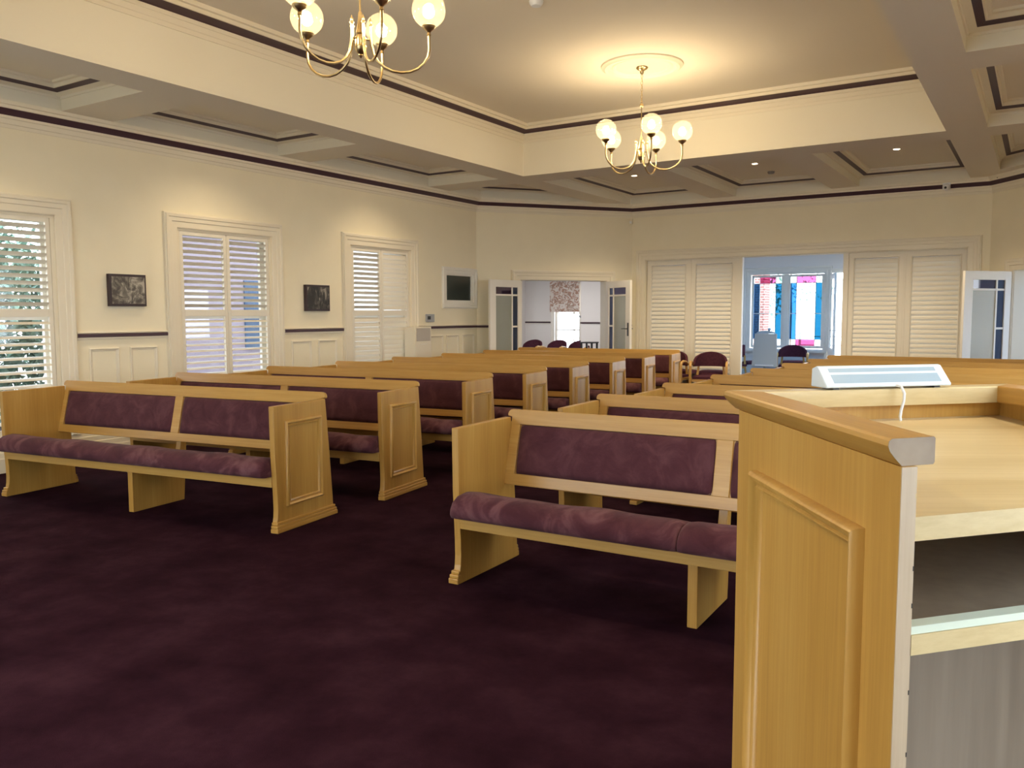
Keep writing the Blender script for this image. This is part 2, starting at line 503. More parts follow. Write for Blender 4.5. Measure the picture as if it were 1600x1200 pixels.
# chamfer dado stubs and skirting
def frame_at(o, p, ang):
    o.location = (p[0], p[1], 0)
    o.rotation_euler = (0, 0, ang)
    return o
dw, dp, sk = MB(), MB(), MB()
for a, b in ((0.0, 0.59), (2.535, 2.857)):
    prof_strip(dw, a, b, DADO_W); prof_strip(dp, a, b, DADO_P); prof_strip(dw, a, b, DADO_B); prof_strip(sk, a, b, SKIRT)
structure(frame_at(dw.build('trim_dado_chamfer', M['trim']), (XW, C1Y), CH_A))
structure(frame_at(dp.build('trim_dado_chamfer_band', M['purple']), (XW, C1Y), CH_A))
structure(frame_at(sk.build('baseboard_chamfer', M['trim']), (XW, C1Y), CH_A))

# ------------------------------------------------------------------ shuttered windows
def slats(mb, u0, u1, z0, z1, pitch, w, ang, y, th=0.010):
    n = int((z1 - z0) / pitch)
    off = (z1 - z0 - (n - 1) * pitch) / 2
    for i in range(n):
        z = z0 + off + i * pitch
        T = Matrix.Translation((0, y, z)) @ Matrix.Rotation(rad(ang), 4, 'X')
        hw = w / 2
        prof = [(-hw, 0), (-hw * 0.7, th * 0.42), (0, th * 0.5), (hw * 0.7, th * 0.42), (hw, 0), (hw * 0.7, -th * 0.42), (0, -th * 0.5), (-hw * 0.7, -th * 0.42)]
        mb.loops([[T @ Vector((u0, a, b)) for a, b in prof], [T @ Vector((u1, a, b)) for a, b in prof]], True, True)
def shutter_window(k, u0, u1, states):
    """states: for the two shutter panels, (upper tilt, lower tilt); a tilt of 75 is shut"""
    mb = MB()
    casing(mb, u0, u1, WZ0, WZ1)
    # deep reveal lining
    for a, b in ((u0, u0 + 0.012), (u1 - 0.012, u1)):
        mb.box(a, b, 0.0, WT, WZ0, WZ1)
    mb.box(u0, u1, 0.0, WT, WZ1 - 0.012, WZ1)
    mb.box(u0, u1, -0.02, WT, WZ0 - 0.0, WZ0 + 0.012)
    # fixed frame round the shutters
    for a, b in ((u0 + 0.012, u0 + 0.045), (u1 - 0.045, u1 - 0.012)):
        mb.box(a, b, 0.005, 0.045, WZ0 + 0.012, WZ1 - 0.012)
    mb.box(u0 + 0.045, u1 - 0.045, 0.005, 0.045, WZ1 - 0.035, WZ1 - 0.012)
    root = mb.build('window_%d' % k, M['trim'])
    left_frame(structure(root))
    mid = (u0 + u1) / 2
    for i, (a, b) in enumerate(((u0 + 0.047, mid - 0.002), (mid + 0.002, u1 - 0.047))):
        st, tr, mr = 0.042, 0.04, 0.075
        zm = 1.447
        mb = MB()
        z0, z1 = WZ0 + 0.02, WZ1 - 0.037
        mb.box(a, a + st, 0.008, 0.038, z0, z1)
        mb.box(b - st, b, 0.008, 0.038, z0, z1)
        mb.box(a + st, b - st, 0.008, 0.038, z1 - tr, z1)
        mb.box(a + st, b - st, 0.008, 0.038, zm - mr / 2, zm + mr / 2)
        mb.box(a + st, b - st, 0.008, 0.038, z0, z0 + 0.09)
        p = mb.build('shutter_panel', M['shutter'], root, bevel=0.003, seg=1)
        lm = MB()
        for (za, zb), ang in zip(((zm + mr / 2, z1 - tr), (z0 + 0.09, zm - mr / 2)), states[i]):
            slats(lm, a + st, b - st, za, zb, 0.0655, 0.068, ang, 0.023)
        lm.build('louvres', M['shutter'], p, smooth=40)
    # the sash window outside
    mb = MB()
    y0, y1 = 0.13, 0.17
    zs = 1.40
    for a, b in ((u0 + 0.012, u0 + 0.075), (u1 - 0.075, u1 - 0.012)):
        mb.box(a, b, y0, y1, WZ0 + 0.012, WZ1 - 0.012)
    for a, b in ((WZ0 + 0.012, WZ0 + 0.09), (zs - 0.02, zs + 0.025), (WZ1 - 0.07, WZ1 - 0.012)):
        mb.box(u0 + 0.075, u1 - 0.075, y0, y1, a, b)
    mb.build('sash_frame', M['white'], root)
    mb = MB(); mb.box(u0 + 0.07, u1 - 0.07, 0.148, 0.152, WZ0 + 0.05, WZ1 - 0.04)
    mb.build('pane', M['pane'], root)
    return root
shutter_window(1, WIN[1][0], WIN[1][1], ((-32, 22), (-32, 22)))
shutter_window(2, WIN[2][0], WIN[2][1], ((-30, 20), (-30, 20)))
shutter_window(3, WIN[3][0], WIN[3][1], ((-34, 66), (72, 72)))
shutter_window(5, WIN[0][0], WIN[0][1], ((-32, 22), (-32, 22)))
# dark viewing window near the corner
mb = MB()
u0, u1, z0, z1 = 10.47, 11.21, 1.62, 2.07
prof = [(0, 0), (0, 0.022), (-0.05, 0.026), (-0.056, 0.034), (-0.085, 0.036), (-0.092, 0.02), (-0.1, 0.018), (-0.1, 0)]
rect_mould(mb, u0, u1, z0, z1, prof)
for a, b, c, d in ((u0, u0 + 0.03, z0, z1), (u1 - 0.03, u1, z0, z1), (u0 + 0.03, u1 - 0.03, z1 - 0.03, z1), (u0 + 0.03, u1 - 0.03, z0, z0 + 0.03)):
    mb.box(a, b, 0.0, 0.06, c, d)
r = structure(left_frame(mb.build('window_4', M['white'])))
mb = MB(); mb.box(u0 + 0.025, u1 - 0.025, 0.03, 0.05, z0 + 0.025, z1 - 0.025)
mb.build('dark_pane', M['dark_glass'], r)

# plain glazing in unseen right and front windows, sized to let in fill daylight
def plain_window(k, p, ang, holes):
    mb = MB()
    gl = MB()
    for u0, u1, z0, z1 in holes:
        for a, b, c, d in ((u0, u0 + 0.06, z0, z1), (u1 - 0.06, u1, z0, z1), (u0 + 0.06, u1 - 0.06, z1 - 0.06, z1), (u0 + 0.06, u1 - 0.06, z0, z0 + 0.06), (u0 + 0.06, u1 - 0.06, 1.40, 1.44)):
            mb.box(a, b, 0.08, 0.13, c, d)
        gl.box(u0 + 0.05, u1 - 0.05, 0.10, 0.105, z0 + 0.05, z1 - 0.05)
    r = structure(frame_at(mb.build('window_%d' % k, M['white']), p, ang))
    gl.build('pane', M['pane'], r)
plain_window(6, (XE, C1Y), -PI / 2, [(2.6, 4.6, 0.1, WZ1), (5.6, 7.6, 0.1, WZ1), (8.2, 10.2, 0.1, WZ1)])
plain_window(7, (C3X, YB), PI, [(0.4, 2.5, 0.1, 2.6), (3.0, 5.1, 0.1, 2.6)])

# ------------------------------------------------------------------ doors
def glazed_leaf(root, hinge, ang, w=0.80, h=1.985, flip=1, handle=True, z0=0.012):
    """leaf from its hinge along +x; narrow panes by the hinge, flip sets which side the handle face is on"""
    p = empty('door_leaf', (hinge[0], hinge[1], 0), ang)
    p.parent = root
    mb = MB()
    t = 0.02
    s0, s1 = 0.105, 0.14                    # hinge stile, lock stile
    nar = 0.125
    mun = 0.028
    a0 = s0; a1 = s0 + nar; b0 = a1 + mun; b1 = w - s1
    zt = h - 0.115
    zr = zt - 0.115                          # under the small top panes
    rows = [(0.62, 1.30), (1.33, zr - mun)]
    mb.box(0, s0, -t, t, z0, h); mb.box(b1, w, -t, t, z0, h)
    mb.box(s0, b1, -t, t, zt, h); mb.box(s0, b1, -t, t, z0, 0.30)
    mb.box(a1, b0, -t * 0.8, t * 0.8, 0.30, zt)
    mb.box(a0, a1, -t * 0.8, t * 0.8, zr - mun, zr); mb.box(b0, b1, -t * 0.8, t * 0.8, zr - mun, zr)
    zA, zB = 0.66, 1.235
    mb.box(a0, a1, -t * 0.8, t * 0.8, zA - mun, zA); mb.box(a0, a1, -t * 0.8, t * 0.8, zB - mun, zB)
    mb.build('leaf_frame', M['white'], p, bevel=0.002, seg=1)
    g = 0.004
    for nm, mt, x0, x1, za, zb in (('purple_pane', 'glass_purple', b0, b1, zr, zt), ('blue_pane', 'glass_blue', a0, a1, zr, zt), ('obscure_pane', 'obscure', b0, b1, 0.30, zr - mun),
                                   ('blue_pane', 'glass_blue', a0, a1, zB, zr - mun), ('blue_pane', 'glass_blue', a0, a1, zA, zB - mun), ('blue_pane', 'glass_blue', a0, a1, 0.30, zA - mun)):
        q = MB(); q.box(x0 - 0.004, x1 + 0.004, -g, g, za - 0.004, zb + 0.004)
        q.build(nm, M[mt], p)
    if handle:
        q = MB()
        for sy in (-1, 1):
            q.box(w - 0.075, w - 0.035, sy * t, sy * (t + 0.006), 1.06, 1.28)
            q.tube([(w - 0.055, sy * t, 1.18), (w - 0.055, sy * (t + 0.05), 1.18), (w - 0.075, sy * (t + 0.058), 1.182), (w - 0.17, sy * (t + 0.058), 1.178)], 0.008, 8)
        q.build('door_handle', M['black'], p, smooth=40)
    return p
ca, sa = math.cos(CH_A), math.sin(CH_A)
mb = MB(); casing(mb, 0.756, 2.372, 0, 2.012)
for a, b in ((0.756, 0.772), (2.356, 2.372)):
    mb.box(a, b, 0, WT, 0, 2.012)
mb.box(0.772, 2.356, 0, WT, 1.998, 2.012)
d1 = structure(frame_at(mb.build('door_1', M['trim']), (XW, C1Y), CH_A))
glazed_leaf(d1, (0.77, -0.03), rad(-98) - CH_A, handle=False)
glazed_leaf(d1, (2.36, -0.03), rad(-34) - CH_A)
RCH = math.atan2(C1Y - YF, XE - C3X)
mb = MB(); casing(mb, 0.50, 2.12, 0, 2.012)
for a, b in ((0.50, 0.516), (2.104, 2.12)):
    mb.box(a, b, 0, WT, 0, 2.012)
mb.box(0.516, 2.104, 0, WT, 1.998, 2.012)
d3 = structure(frame_at(mb.build('door_3', M['trim']), (C3X, YF), RCH))
glazed_leaf(d3, (0.50, -0.045), rad(-129.6) - RCH, handle=False)
# sliding louvred doors across the far wall
mb = MB(); casing(mb, SL0, SL1, 0, SLZ, 1.03)
for a, b in ((SL0, SL0 + 0.02), (SL1 - 0.02, SL1)):
    mb.box(a, b, 0, WT, 0, SLZ)
mb.box(SL0 + 0.02, SL1 - 0.02, 0, 0.05, SLZ - 0.02, SLZ)
mb.box(SL0 + 0.02, SL1 - 0.02, 0.15, WT, SLZ - 0.02, SLZ)
d2 = structure(frame_at(mb.build('door_2', M['trim']), (0, YF), 0))
def louvre_leaf(x0, x1, y):
    mb = MB()
    z0, z1, st = 0.015, SLZ - 0.022, 0.085
    mb.box(x0, x0 + st, y - 0.02, y + 0.02, z0, z1); mb.box(x1 - st, x1, y - 0.02, y + 0.02, z0, z1)
    mb.box(x0 + st, x1 - st, y - 0.02, y + 0.02, z1 - 0.09, z1)
    mb.box(x0 + st, x1 - st, y - 0.02, y + 0.02, z0, z0 + 0.13)
    # raised bead round the louvres
    mb.loops([[(x0 + st - 0.02 + a, y - 0.02 - h, z0 + 0.11 + a), (x0 + st - 0.02 + a, y - 0.02 - h, z1 - 0.07 - a), (x1 - st + 0.02 - a, y - 0.02 - h, z1 - 0.07 - a), (x1 - st + 0.02 - a, y - 0.02 - h, z0 + 0.11 + a)] for a, h in ((0, 0), (0.002, 0.012), (0.012, 0.014), (0.02, 0.0))])
    p = mb.build('louvre_leaf', M['shutter'], d2, bevel=0.002, seg=1)
    lm = MB()
    slats(lm, x0 + st, x1 - st, z0 + 0.13, z1 - 0.09, 0.070, 0.082, 69, y, 0.012)
    lm.build('louvres', M['shutter'], p, smooth=40)
louvre_leaf(-5.86, -5.085, 0.075); louvre_leaf(-5.055, -4.28, 0.075)
louvre_leaf(-2.535, -1.76, 0.075); louvre_leaf(-1.73, -0.94, 0.075)
mb = MB()
mb.box(-5.085, -5.055, 0.05, 0.10, 0.015, SLZ - 0.022); mb.box(-1.76, -1.73, 0.05, 0.10, 0.015, SLZ - 0.022)
mb.box(-4.28, -4.175, 0.03, 0.11, 0.015, SLZ - 0.022); mb.box(-2.612, -2.535, 0.03, 0.11, 0.015, SLZ - 0.022)
mb.build('meeting_post', M['shutter'], d2)
sk = MB(); prof_strip(sk, C2X, SL0 - 0.16, SKIRT); prof_strip(sk, SL1 + 0.16, C3X, SKIRT)
structure(frame_at(sk.build('baseboard_far', M['trim']), (0, YF), 0))

# ------------------------------------------------------------------ pews
ENDPROF = [(0.0, 0.0), (0.0, 0.075), (0.006, 0.10), (0.010, 0.15), (0.008, 0.24), (0.001, 0.36), (-0.007, 0.50), (-0.012, 0.833), (0.527, 0.836), (0.560, 0.50), (0.590, 0.14), (0.597, 0.0)]
KK = 0.24
V0, Z0 = 0.446, 0.46
TH = math.atan(KK)
def pillow(mb, w, h, d, T, nx=26, ny=12, base=0.012):
    def ax(n):
        r = []
        for i in range(n + 1):
            t = -1 + 2 * i / n
            r.append(math.copysign(abs(t) ** 0.55, t))
        return r
    xs, ys = ax(nx), ax(ny)
    g = []
    for y in ys:
        for x in xs:
            k = (max(0, 1 - abs(x) ** 7) * max(0, 1 - abs(y) ** 5)) ** 0.5
            rx = 1 - 0.012 * (abs(y) ** 8)
            g.append(T @ Vector((w / 2 + x * w / 2 * rx, -(base * (1 if k > 0 else 0) + d * k), h / 2 + y * h / 2)))
    n = nx + 1
    fs = [(j * n + i, j * n + i + 1, (j + 1) * n + i + 1, (j + 1) * n + i) for j in range(ny) for i in range(nx)]
    mb.add(g, fs)
def make_pew(LL, panels, seats, label, group):
    root = thing('pew', label, 'pew', group=group)
    for side in (0, 1):
        def U(u):
            return u if side == 0 else LL - u
        mb = MB(); mb.prism(ENDPROF, 0, 0.04, lambda p, q, a: (U(a), p, q))
        e = mb.build('end_panel', M['wood_z'], root, bevel=0.004)
        mb = MB()
        for z0, z1, pr in ((0.0, 0.030, 0.022), (0.030, 0.050, 0.018), (0.050, 0.070, 0.011)):
            us = sorted((U(-pr), U(0.0398)))
            mb.box(us[0], us[1], -pr, 0.595 + pr, z0 + (0.0005 if z0 == 0 else 0), z1)
        mb.build('plinth', M['wood_y'], e, bevel=0.005)
        mb = MB()
        v0, v1, z0, z1 = 0.09, 0.468, 0.16, 0.728
        mb.loops([[(U(-h), v0 + a, z0 + a), (U(-h), v0 + a, z1 - a), (U(-h), v1 - a, z1 - a), (U(-h), v1 - a, z0 + a)] for a, h in
                  [(0, -0.002), (0.0, 0.010), (0.005, 0.018), (0.012, 0.021), (0.018, 0.016), (0.022, 0.009), (0.030, 0.008), (0.034, 0.012), (0.040, 0.009), (0.043, -0.002)]])
        mb.build('panel_moulding', M['wood_z'], e, smooth=50)
    # sloping back: rails, stiles, backing board
    T = Matrix.Translation((0, V0, Z0)) @ Matrix.Rotation(-TH, 4, 'X')
    H = 0.421 / math.cos(TH)
    hb, ht = 0.063, 0.348
    mb = MB()
    r = 0.03
    top = [(0.012, 0.395), (0.012, H - r)] + [(0.012 + r - r * math.cos(rad(a)), H - r + r * math.sin(rad(a))) for a in (30, 60, 90)]
    top += [(LL - x, z) for x, z in reversed(top)]
    top = [(0.041, ht), (0.041, 0.388)] + [(0.014, 0.392)] + top[1:-1] + [(LL - 0.014, 0.392), (LL - 0.041, 0.388), (LL - 0.041, ht)]
    mb.prism(top, 0, 0.028, lambda p, q, a: T @ Vector((p, a, q)))
    mb.box(0.041, LL - 0.041, 0, 0.028, 0, hb, T)
    edges = [0.041] + [x for q in panels for x in q] + [LL - 0.041]
    for a, b in zip(edges[0::2], edges[1::2]):
        mb.box(a, b, 0, 0.028, hb, ht, T)
    mb.box(0.041, LL - 0.041, 0.010, 0.024, hb, ht, T)
    mb.build('back_frame', M['wood_x'], root, bevel=0.003, seg=2)
    for a, b in panels:
        mb = MB(); pillow(mb, b - a - 0.004, ht - hb - 0.004, 0.020, T @ Matrix.Translation((a + 0.002, 0.010, hb + 0.002)))
        mb.build('back_cushion', M['suede_back'], root, smooth=60)
    # seat
    mb = MB(); mb.prism([(0.018, 0.338), (0.44, 0.290), (0.44, 0.317), (0.018, 0.366)], 0.0405, LL - 0.0405, lambda p, q, a: (a, p, q))
    mb.build('seat_board', M['wood_x'], root)
    mb = MB(); mb.box(0.0405, LL - 0.0405, 0.0, 0.0178, 0.298, 0.366)
    mb.build('seat_rail', M['wood_x'], root, bevel=0.003)
    prof = [(0.02, 0.371), (-0.07, 0.370), (-0.098, 0.378), (-0.110, 0.400), (-0.106, 0.432), (-0.085, 0.464), (-0.045, 0.488), (0.02, 0.495), (0.08, 0.483), (0.16, 0.459), (0.28, 0.424), (0.38, 0.396), (0.424, 0.378), (0.430, 0.352), (0.42, 0.327), (0.25, 0.345)]
    for a, b in seats:
        rings = []
        n = 36
        for i in range(n + 1):
            t = i / n
            x = a + (b - a) * (0.5 - 0.5 * math.cos(PI * t))
            e = min(x - a, b - x)
            k = 1.0 if e > 0.06 else math.sqrt(max(0.0, 1 - (1 - e / 0.06) ** 2))
            kk = 0.80 + 0.20 * k
            wob = 0.0035 * math.sin(x * 9.1 + a) + 0.0025 * math.sin(x * 17.3)
            rings.append([(x, 0.17 + (v - 0.17) * (0.94 + 0.06 * k) , (0.374 - 0.115 * max(0, v)) + (z - 0.374 + 0.115 * max(0, v)) * kk + (wob if z > 0.44 else 0)) for v, z in prof])
        mb = MB(); mb.loops(rings, True, True)
        mb.build('seat_cushion', M['suede'], root, smooth=60)
    c = LL / 2
    mb = MB(); mb.prism([(0.022, 0.0005), (0.497, 0.0005), (0.552, 0.64), (0.524, 0.64), (0.482, 0.462), (0.448, 0.288), (0.022, 0.336)], c - 0.0235, c + 0.0235, lambda p, q, a: (a, p, q))
    mb.build('centre_support', M['wood_z'], root, bevel=0.003)
    return root
ORD = ['front', 'second', 'third', 'fourth', 'fifth', 'sixth', 'seventh', 'last']
LPOS = [(-4.1566, 3.6663), (-4.2116, 4.7729), (-4.2332, 5.8991), (-4.2728, 6.9747), (-4.3425, 8.0688), (-4.4047, 9.2105), (-4.4791, 10.3588), (-4.5371, 11.4778)]
RPOS = [(-2.5798, 3.4703), (-2.5621, 4.5667), (-2.5316, 5.6655), (-2.5060, 6.7374), (-2.4604, 7.7969), (-2.4189, 8.8400), (-2.3735, 9.8738), (-2.3611, 10.8925)]
AL, AR = rad(7.62), rad(1.51)
LLL, RLL = 2.73, 2.60
def pew_label(side, i):
    if side == 'L':
        extra = ['nearest the camera along the left windows', 'directly behind the front one', 'three rows back', 'halfway down the aisle', 'behind the fourth row', 'third from the glazed doors', 'second from the glazed doors', 'beside the white glazed doors'][i]
    else:
        extra = ['right beside the lectern side panel', 'directly behind the front one', 'three rows back behind the lectern corner', 'its back showing over the lectern', 'its back beyond the lectern corner', 'third from the sunroom opening', 'second from the sunroom opening', 'its back showing beyond the white lamp'][i]
    return '%s pew of the %s block, %s' % (ORD[i], 'left' if side == 'L' else 'right', extra)
pl = make_pew(LLL, [(0.085, 1.300), (1.380, 2.645)], [(0.044, LLL - 0.044)], '', 'pews of the left block')
pr_ = make_pew(RLL, [(0.100, 1.245), (1.330, 2.500)], [(0.044, 1.262), (1.262, RLL - 0.044)], '', 'pews of the right block')
for i in range(8):
    o = pl if i == 0 else dup(pl)
    x, y = LPOS[i]
    o.location = (x - LLL * math.cos(AL), y - LLL * math.sin(AL), 0)
    o.rotation_euler = (0, 0, AL)
    o['label'] = pew_label('L', i)
    o = pr_ if i == 0 else dup(pr_)
    o.location = (RPOS[i][0], RPOS[i][1], 0)
    o.rotation_euler = (0, 0, AR)
    o['label'] = pew_label('R', i)

# ------------------------------------------------------------------ lectern
def V2(x, y):
    return Vector((x, y))
def isect(p, d, q, e):
    k = ((q - p).x * e.y - (q - p).y * e.x) / (d.x * e.y - d.y * e.x)
    return p + d * k
LS, LN = V2(0.581, -0.814), V2(0.814, 0.581)        # along the aisle side towards the reader, and inward from it
LF, LFN = V2(0.707, 0.707), V2(-0.707, 0.707)       # along the front, and outward from it
LRD, LRN = V2(0.643, -0.766), V2(0.766, 0.643)      # along the far right side, and outward from it
LE = V2(0.656, 0.755)                               # along the reader's edge
pB, pD, pE = V2(-0.2235, 1.610), V2(-0.666, 2.404), V2(-0.106, 2.964)
pA = isect(pB, LS, pD + LFN * 0.075, LF)
pH = isect(pE + LRN * 0.105, LRD, pD + LFN * 0.075, LF)
pC = isect(pB, LE, pD, LS)
pG = pE + LRD * 0.90
pI = isect(pG, LE, pE + LRN * 0.105, LRD)
LA = pA
LANG = math.atan2(LN.y, LN.x)
def loc2(q):
    d = q - LA
    return (d.dot(LN), d.dot(-LS))
lect = thing('lectern', 'pale timber lectern with moulded rail, panelled side and open shelves at right', 'lectern', (LA.x, LA.y, 0), LANG)
RAILPROF = [(0.30, 1.149), (0.16, 1.163), (0.04, 1.177), (0.0, 1.187), (0.02, 1.196), (0.08, 1.200), (0.97, 1.200), (1.0, 1.197), (1.0, 1.153), (0.97, 1.149)]
def railring(o, i, dy=0.0):
    a, b = loc2(o), loc2(i)
    return [(a[0] + (b[0] - a[0]) * k, a[1] + (b[1] - a[1]) * k + dy, z) for k, z in RAILPROF]
def rail(name, mat, o0, i0, o1, i1):
    mb = MB(); mb.loops([railring(o0, i0), railring(o1, i1)], True, False)
    return mb.build(name, mat, lect, smooth=32)
c1 = rail('side_rail', M['wood_y'], pA, pD, pB, pC)
rail('front_rail', M['pale_d'], pH, pE, pA, pD)
c3 = rail('side_rail', M['wood_y'], pI, pG, pH, pE)
for (o_, i_), par in (((pB, pC), c1), ((pI, pG), c3)):
    mb = MB(); mb.loops([railring(o_, i_, -0.0012), railring(o_, i_, 0.001)], True, True)
    mb.build('sawn_end', M['endgrain'], par)
def slab(mb, pts, z0, z1):
    mb.prism([loc2(q) for q in pts], z0, z1, lambda p, q, a: (p, q, a))
Lleft = pB + LN * 0.0580                             # inner face of the aisle side panel
Lfront = pD + LFN * 0.034
Lright = pE + LRN * 0.040
Pdesk = isect(pB + LS * 0.008, LE, Lleft, LS)
# side panels
for side in (0, 1):
    if side == 0:
        d, n, inn = LS, -LN, Lleft
    else:
        d, n, inn = LRD, LRN, Lright
    e0 = inn + n * 0.0325
    f = pD + LFN * 0.064 if side else isect(pA + LS * 0.066, LN, inn, LS)
    nearp = isect(Pdesk, LE, inn, d) - LE * 0.0
    nearo = isect(Pdesk, LE, e0, d)
    fi = isect(f, LF if side else LN, inn, d)
    fo = isect(f, LF if side else LN, e0, d)
    mb = MB(); slab(mb, [fo, fi, nearp, nearo], 0.0005, 1.1485)
    sp = mb.build('side_panel', M['wood_z'], lect)
    if side == 0:
        t0 = loc2(e0)[0]
        mb = MB()
        s0, s1, z0, z1 = 0.222, 0.838, 0.13, 1.003
        mb.loops([[(t0 - h, -(s0 + a), z0 + a), (t0 - h, -(s0 + a), z1 - a), (t0 - h, -(s1 - a), z1 - a), (t0 - h, -(s1 - a), z0 + a)] for a, h in
                  [(0, -0.002), (0, 0.012), (0.003, 0.022), (0.010, 0.028), (0.019, 0.025), (0.024, 0.013), (0.031, 0.010), (0.036, 0.0155), (0.043, 0.012), (0.048, -0.002)]])
        mb.build('panel_moulding', M['wood_z'], sp, smooth=50)
    mb = MB(); slab(mb, [nearo - d * 0.0005, nearp - d * 0.0005, nearp + d * 0.003, nearo + d * 0.003], 0.0005, 1.1480)
    mb.build('edge_strip', M['edge'], sp)
    for z in (0.60, 0.72, 0.885, 0.955, 1.090):
        mb = MB(); slab(mb, [nearp - n * 0.0003 - d * 0.006, nearp + n * 0.005 - d * 0.006, nearp + n * 0.005 + d * 0.0035, nearp - n * 0.0003 + d * 0.0035], z, z + 0.009)
        mb.build('shelf_notch', M['black'] if z < 1.0 else M['pale_x'], sp)
def corners(near, back):
    """plan of a board between the side panels; near and back are points on its two long edges"""
    a = isect(near, LE, Lleft - (-LN) * 0.0005, LS); b = isect(near, LE, Lright - LRN * 0.0005, LRD)
    c = isect(back, LF, Lright - LRN * 0.0005, LRD); d = isect(back, LF, Lleft + LN * 0.0005, LS)
    return [a, b, c, d]
mb = MB()
a, b = isect(Lfront, LF, Lleft + LN * 0.0005, LS), isect(Lfront, LF, Lright - LRN * 0.0005, LRD)
slab(mb, [a, b, b + LFN * 0.03, a + LFN * 0.03], 0.0005, 1.1485)
mb.build('front_panel', M['wood_z'], lect)
q = corners(Pdesk + LS * 0.002, Lfront - LFN * 0.0005)
mb = MB()
zt = (1.055, 1.055, 1.105, 1.105)
mb.add([(*loc2(p), z) for p, z in zip(q, zt)] + [(*loc2(p), z - 0.045) for p, z in zip(q, zt)], [(0, 1, 2, 3), (7, 6, 5, 4), (0, 4, 5, 1), (1, 5, 6, 2), (2, 6, 7, 3), (3, 7, 4, 0)])
mb.build('desk_top', M['pale_d'], lect)
q = corners(Pdesk - LS * 0.014, Lfront - LFN * 0.0005)
mb = MB(); slab(mb, q, 0.795, 0.834)
shf = mb.build('shelf', M['inside'], lect)
q2 = corners(Pdesk + LS * 0.004, Pdesk)
mb = MB(); slab(mb, [q2[0], q2[1], q[1], q[0]], 0.795, 0.8335)
mb.build('shelf_edge', M['pale_d'], shf)
q3 = corners(Pdesk - LS * 0.030, Pdesk)
mb = MB(); slab(mb, [q2[0] - LS * 0.002, q2[1] - LS * 0.002, q3[1], q3[0]], 0.8342, 0.849)
mb.build('pale_green_strip', M['green_edge'], shf)
mid = Pdesk - LS * 0.36
q4 = corners(mid, mid); q5 = corners(mid - LS * 0.025, mid)
mb = MB(); slab(mb, [q4[0], q4[1], q5[1], q5[0]], 0.0005, 0.7945)
mb.build('inner_back', M['inside'], lect)

# lamp bar on the lectern rail
lang = math.atan2(LF.y, LF.x)
base = pD + LFN * 0.030 + LF * 0.195
lamp = thing('lamp_bar', 'white bar shaped reading lamp lying on the front rail of the lectern', 'lamp', (base.x, base.y, 1.2005), lang)
W_ = 0.425
sec = [(-0.036, 0.006), (-0.038, 0.012), (0.012, 0.066), (0.020, 0.068), (0.042, 0.060), (0.044, 0.006)]
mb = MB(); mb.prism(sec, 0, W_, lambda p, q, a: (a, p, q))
mb.build('housing', M['sky_tint_white'], lamp, bevel=0.004)
def face(t):   # point along the tilted reading face
    return (-0.038 + 0.050 * t - 0.0008, 0.012 + 0.054 * t)
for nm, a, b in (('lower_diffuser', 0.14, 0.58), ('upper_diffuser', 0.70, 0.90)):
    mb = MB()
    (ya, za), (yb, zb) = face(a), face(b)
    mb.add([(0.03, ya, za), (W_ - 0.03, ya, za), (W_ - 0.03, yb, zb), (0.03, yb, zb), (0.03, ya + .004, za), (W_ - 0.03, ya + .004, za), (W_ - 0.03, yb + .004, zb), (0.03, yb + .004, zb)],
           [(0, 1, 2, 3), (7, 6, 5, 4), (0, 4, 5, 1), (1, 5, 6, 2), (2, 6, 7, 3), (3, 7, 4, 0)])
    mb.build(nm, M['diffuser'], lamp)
mb = MB()
for x in (0.03, W_ - 0.05):
    mb.box(x, x + 0.02, -0.025, 0.03, 0.0002, 0.0062)
mb.build('foot', M['black'], lamp)
mb = MB()
cx = 0.235
mb.tube([(cx, -0.036, 0.010), (cx + 0.004, -0.052, 0.008), (cx + 0.006, -0.064, -0.012), (cx + 0.003, -0.066, -0.035), (cx - 0.006, -0.068, -0.06), (cx - 0.012, -0.072, -0.080), (cx - 0.014, -0.078, -0.0915)], 0.0042, 10)
mb.build('cable', M['plastic'], lamp, smooth=60)

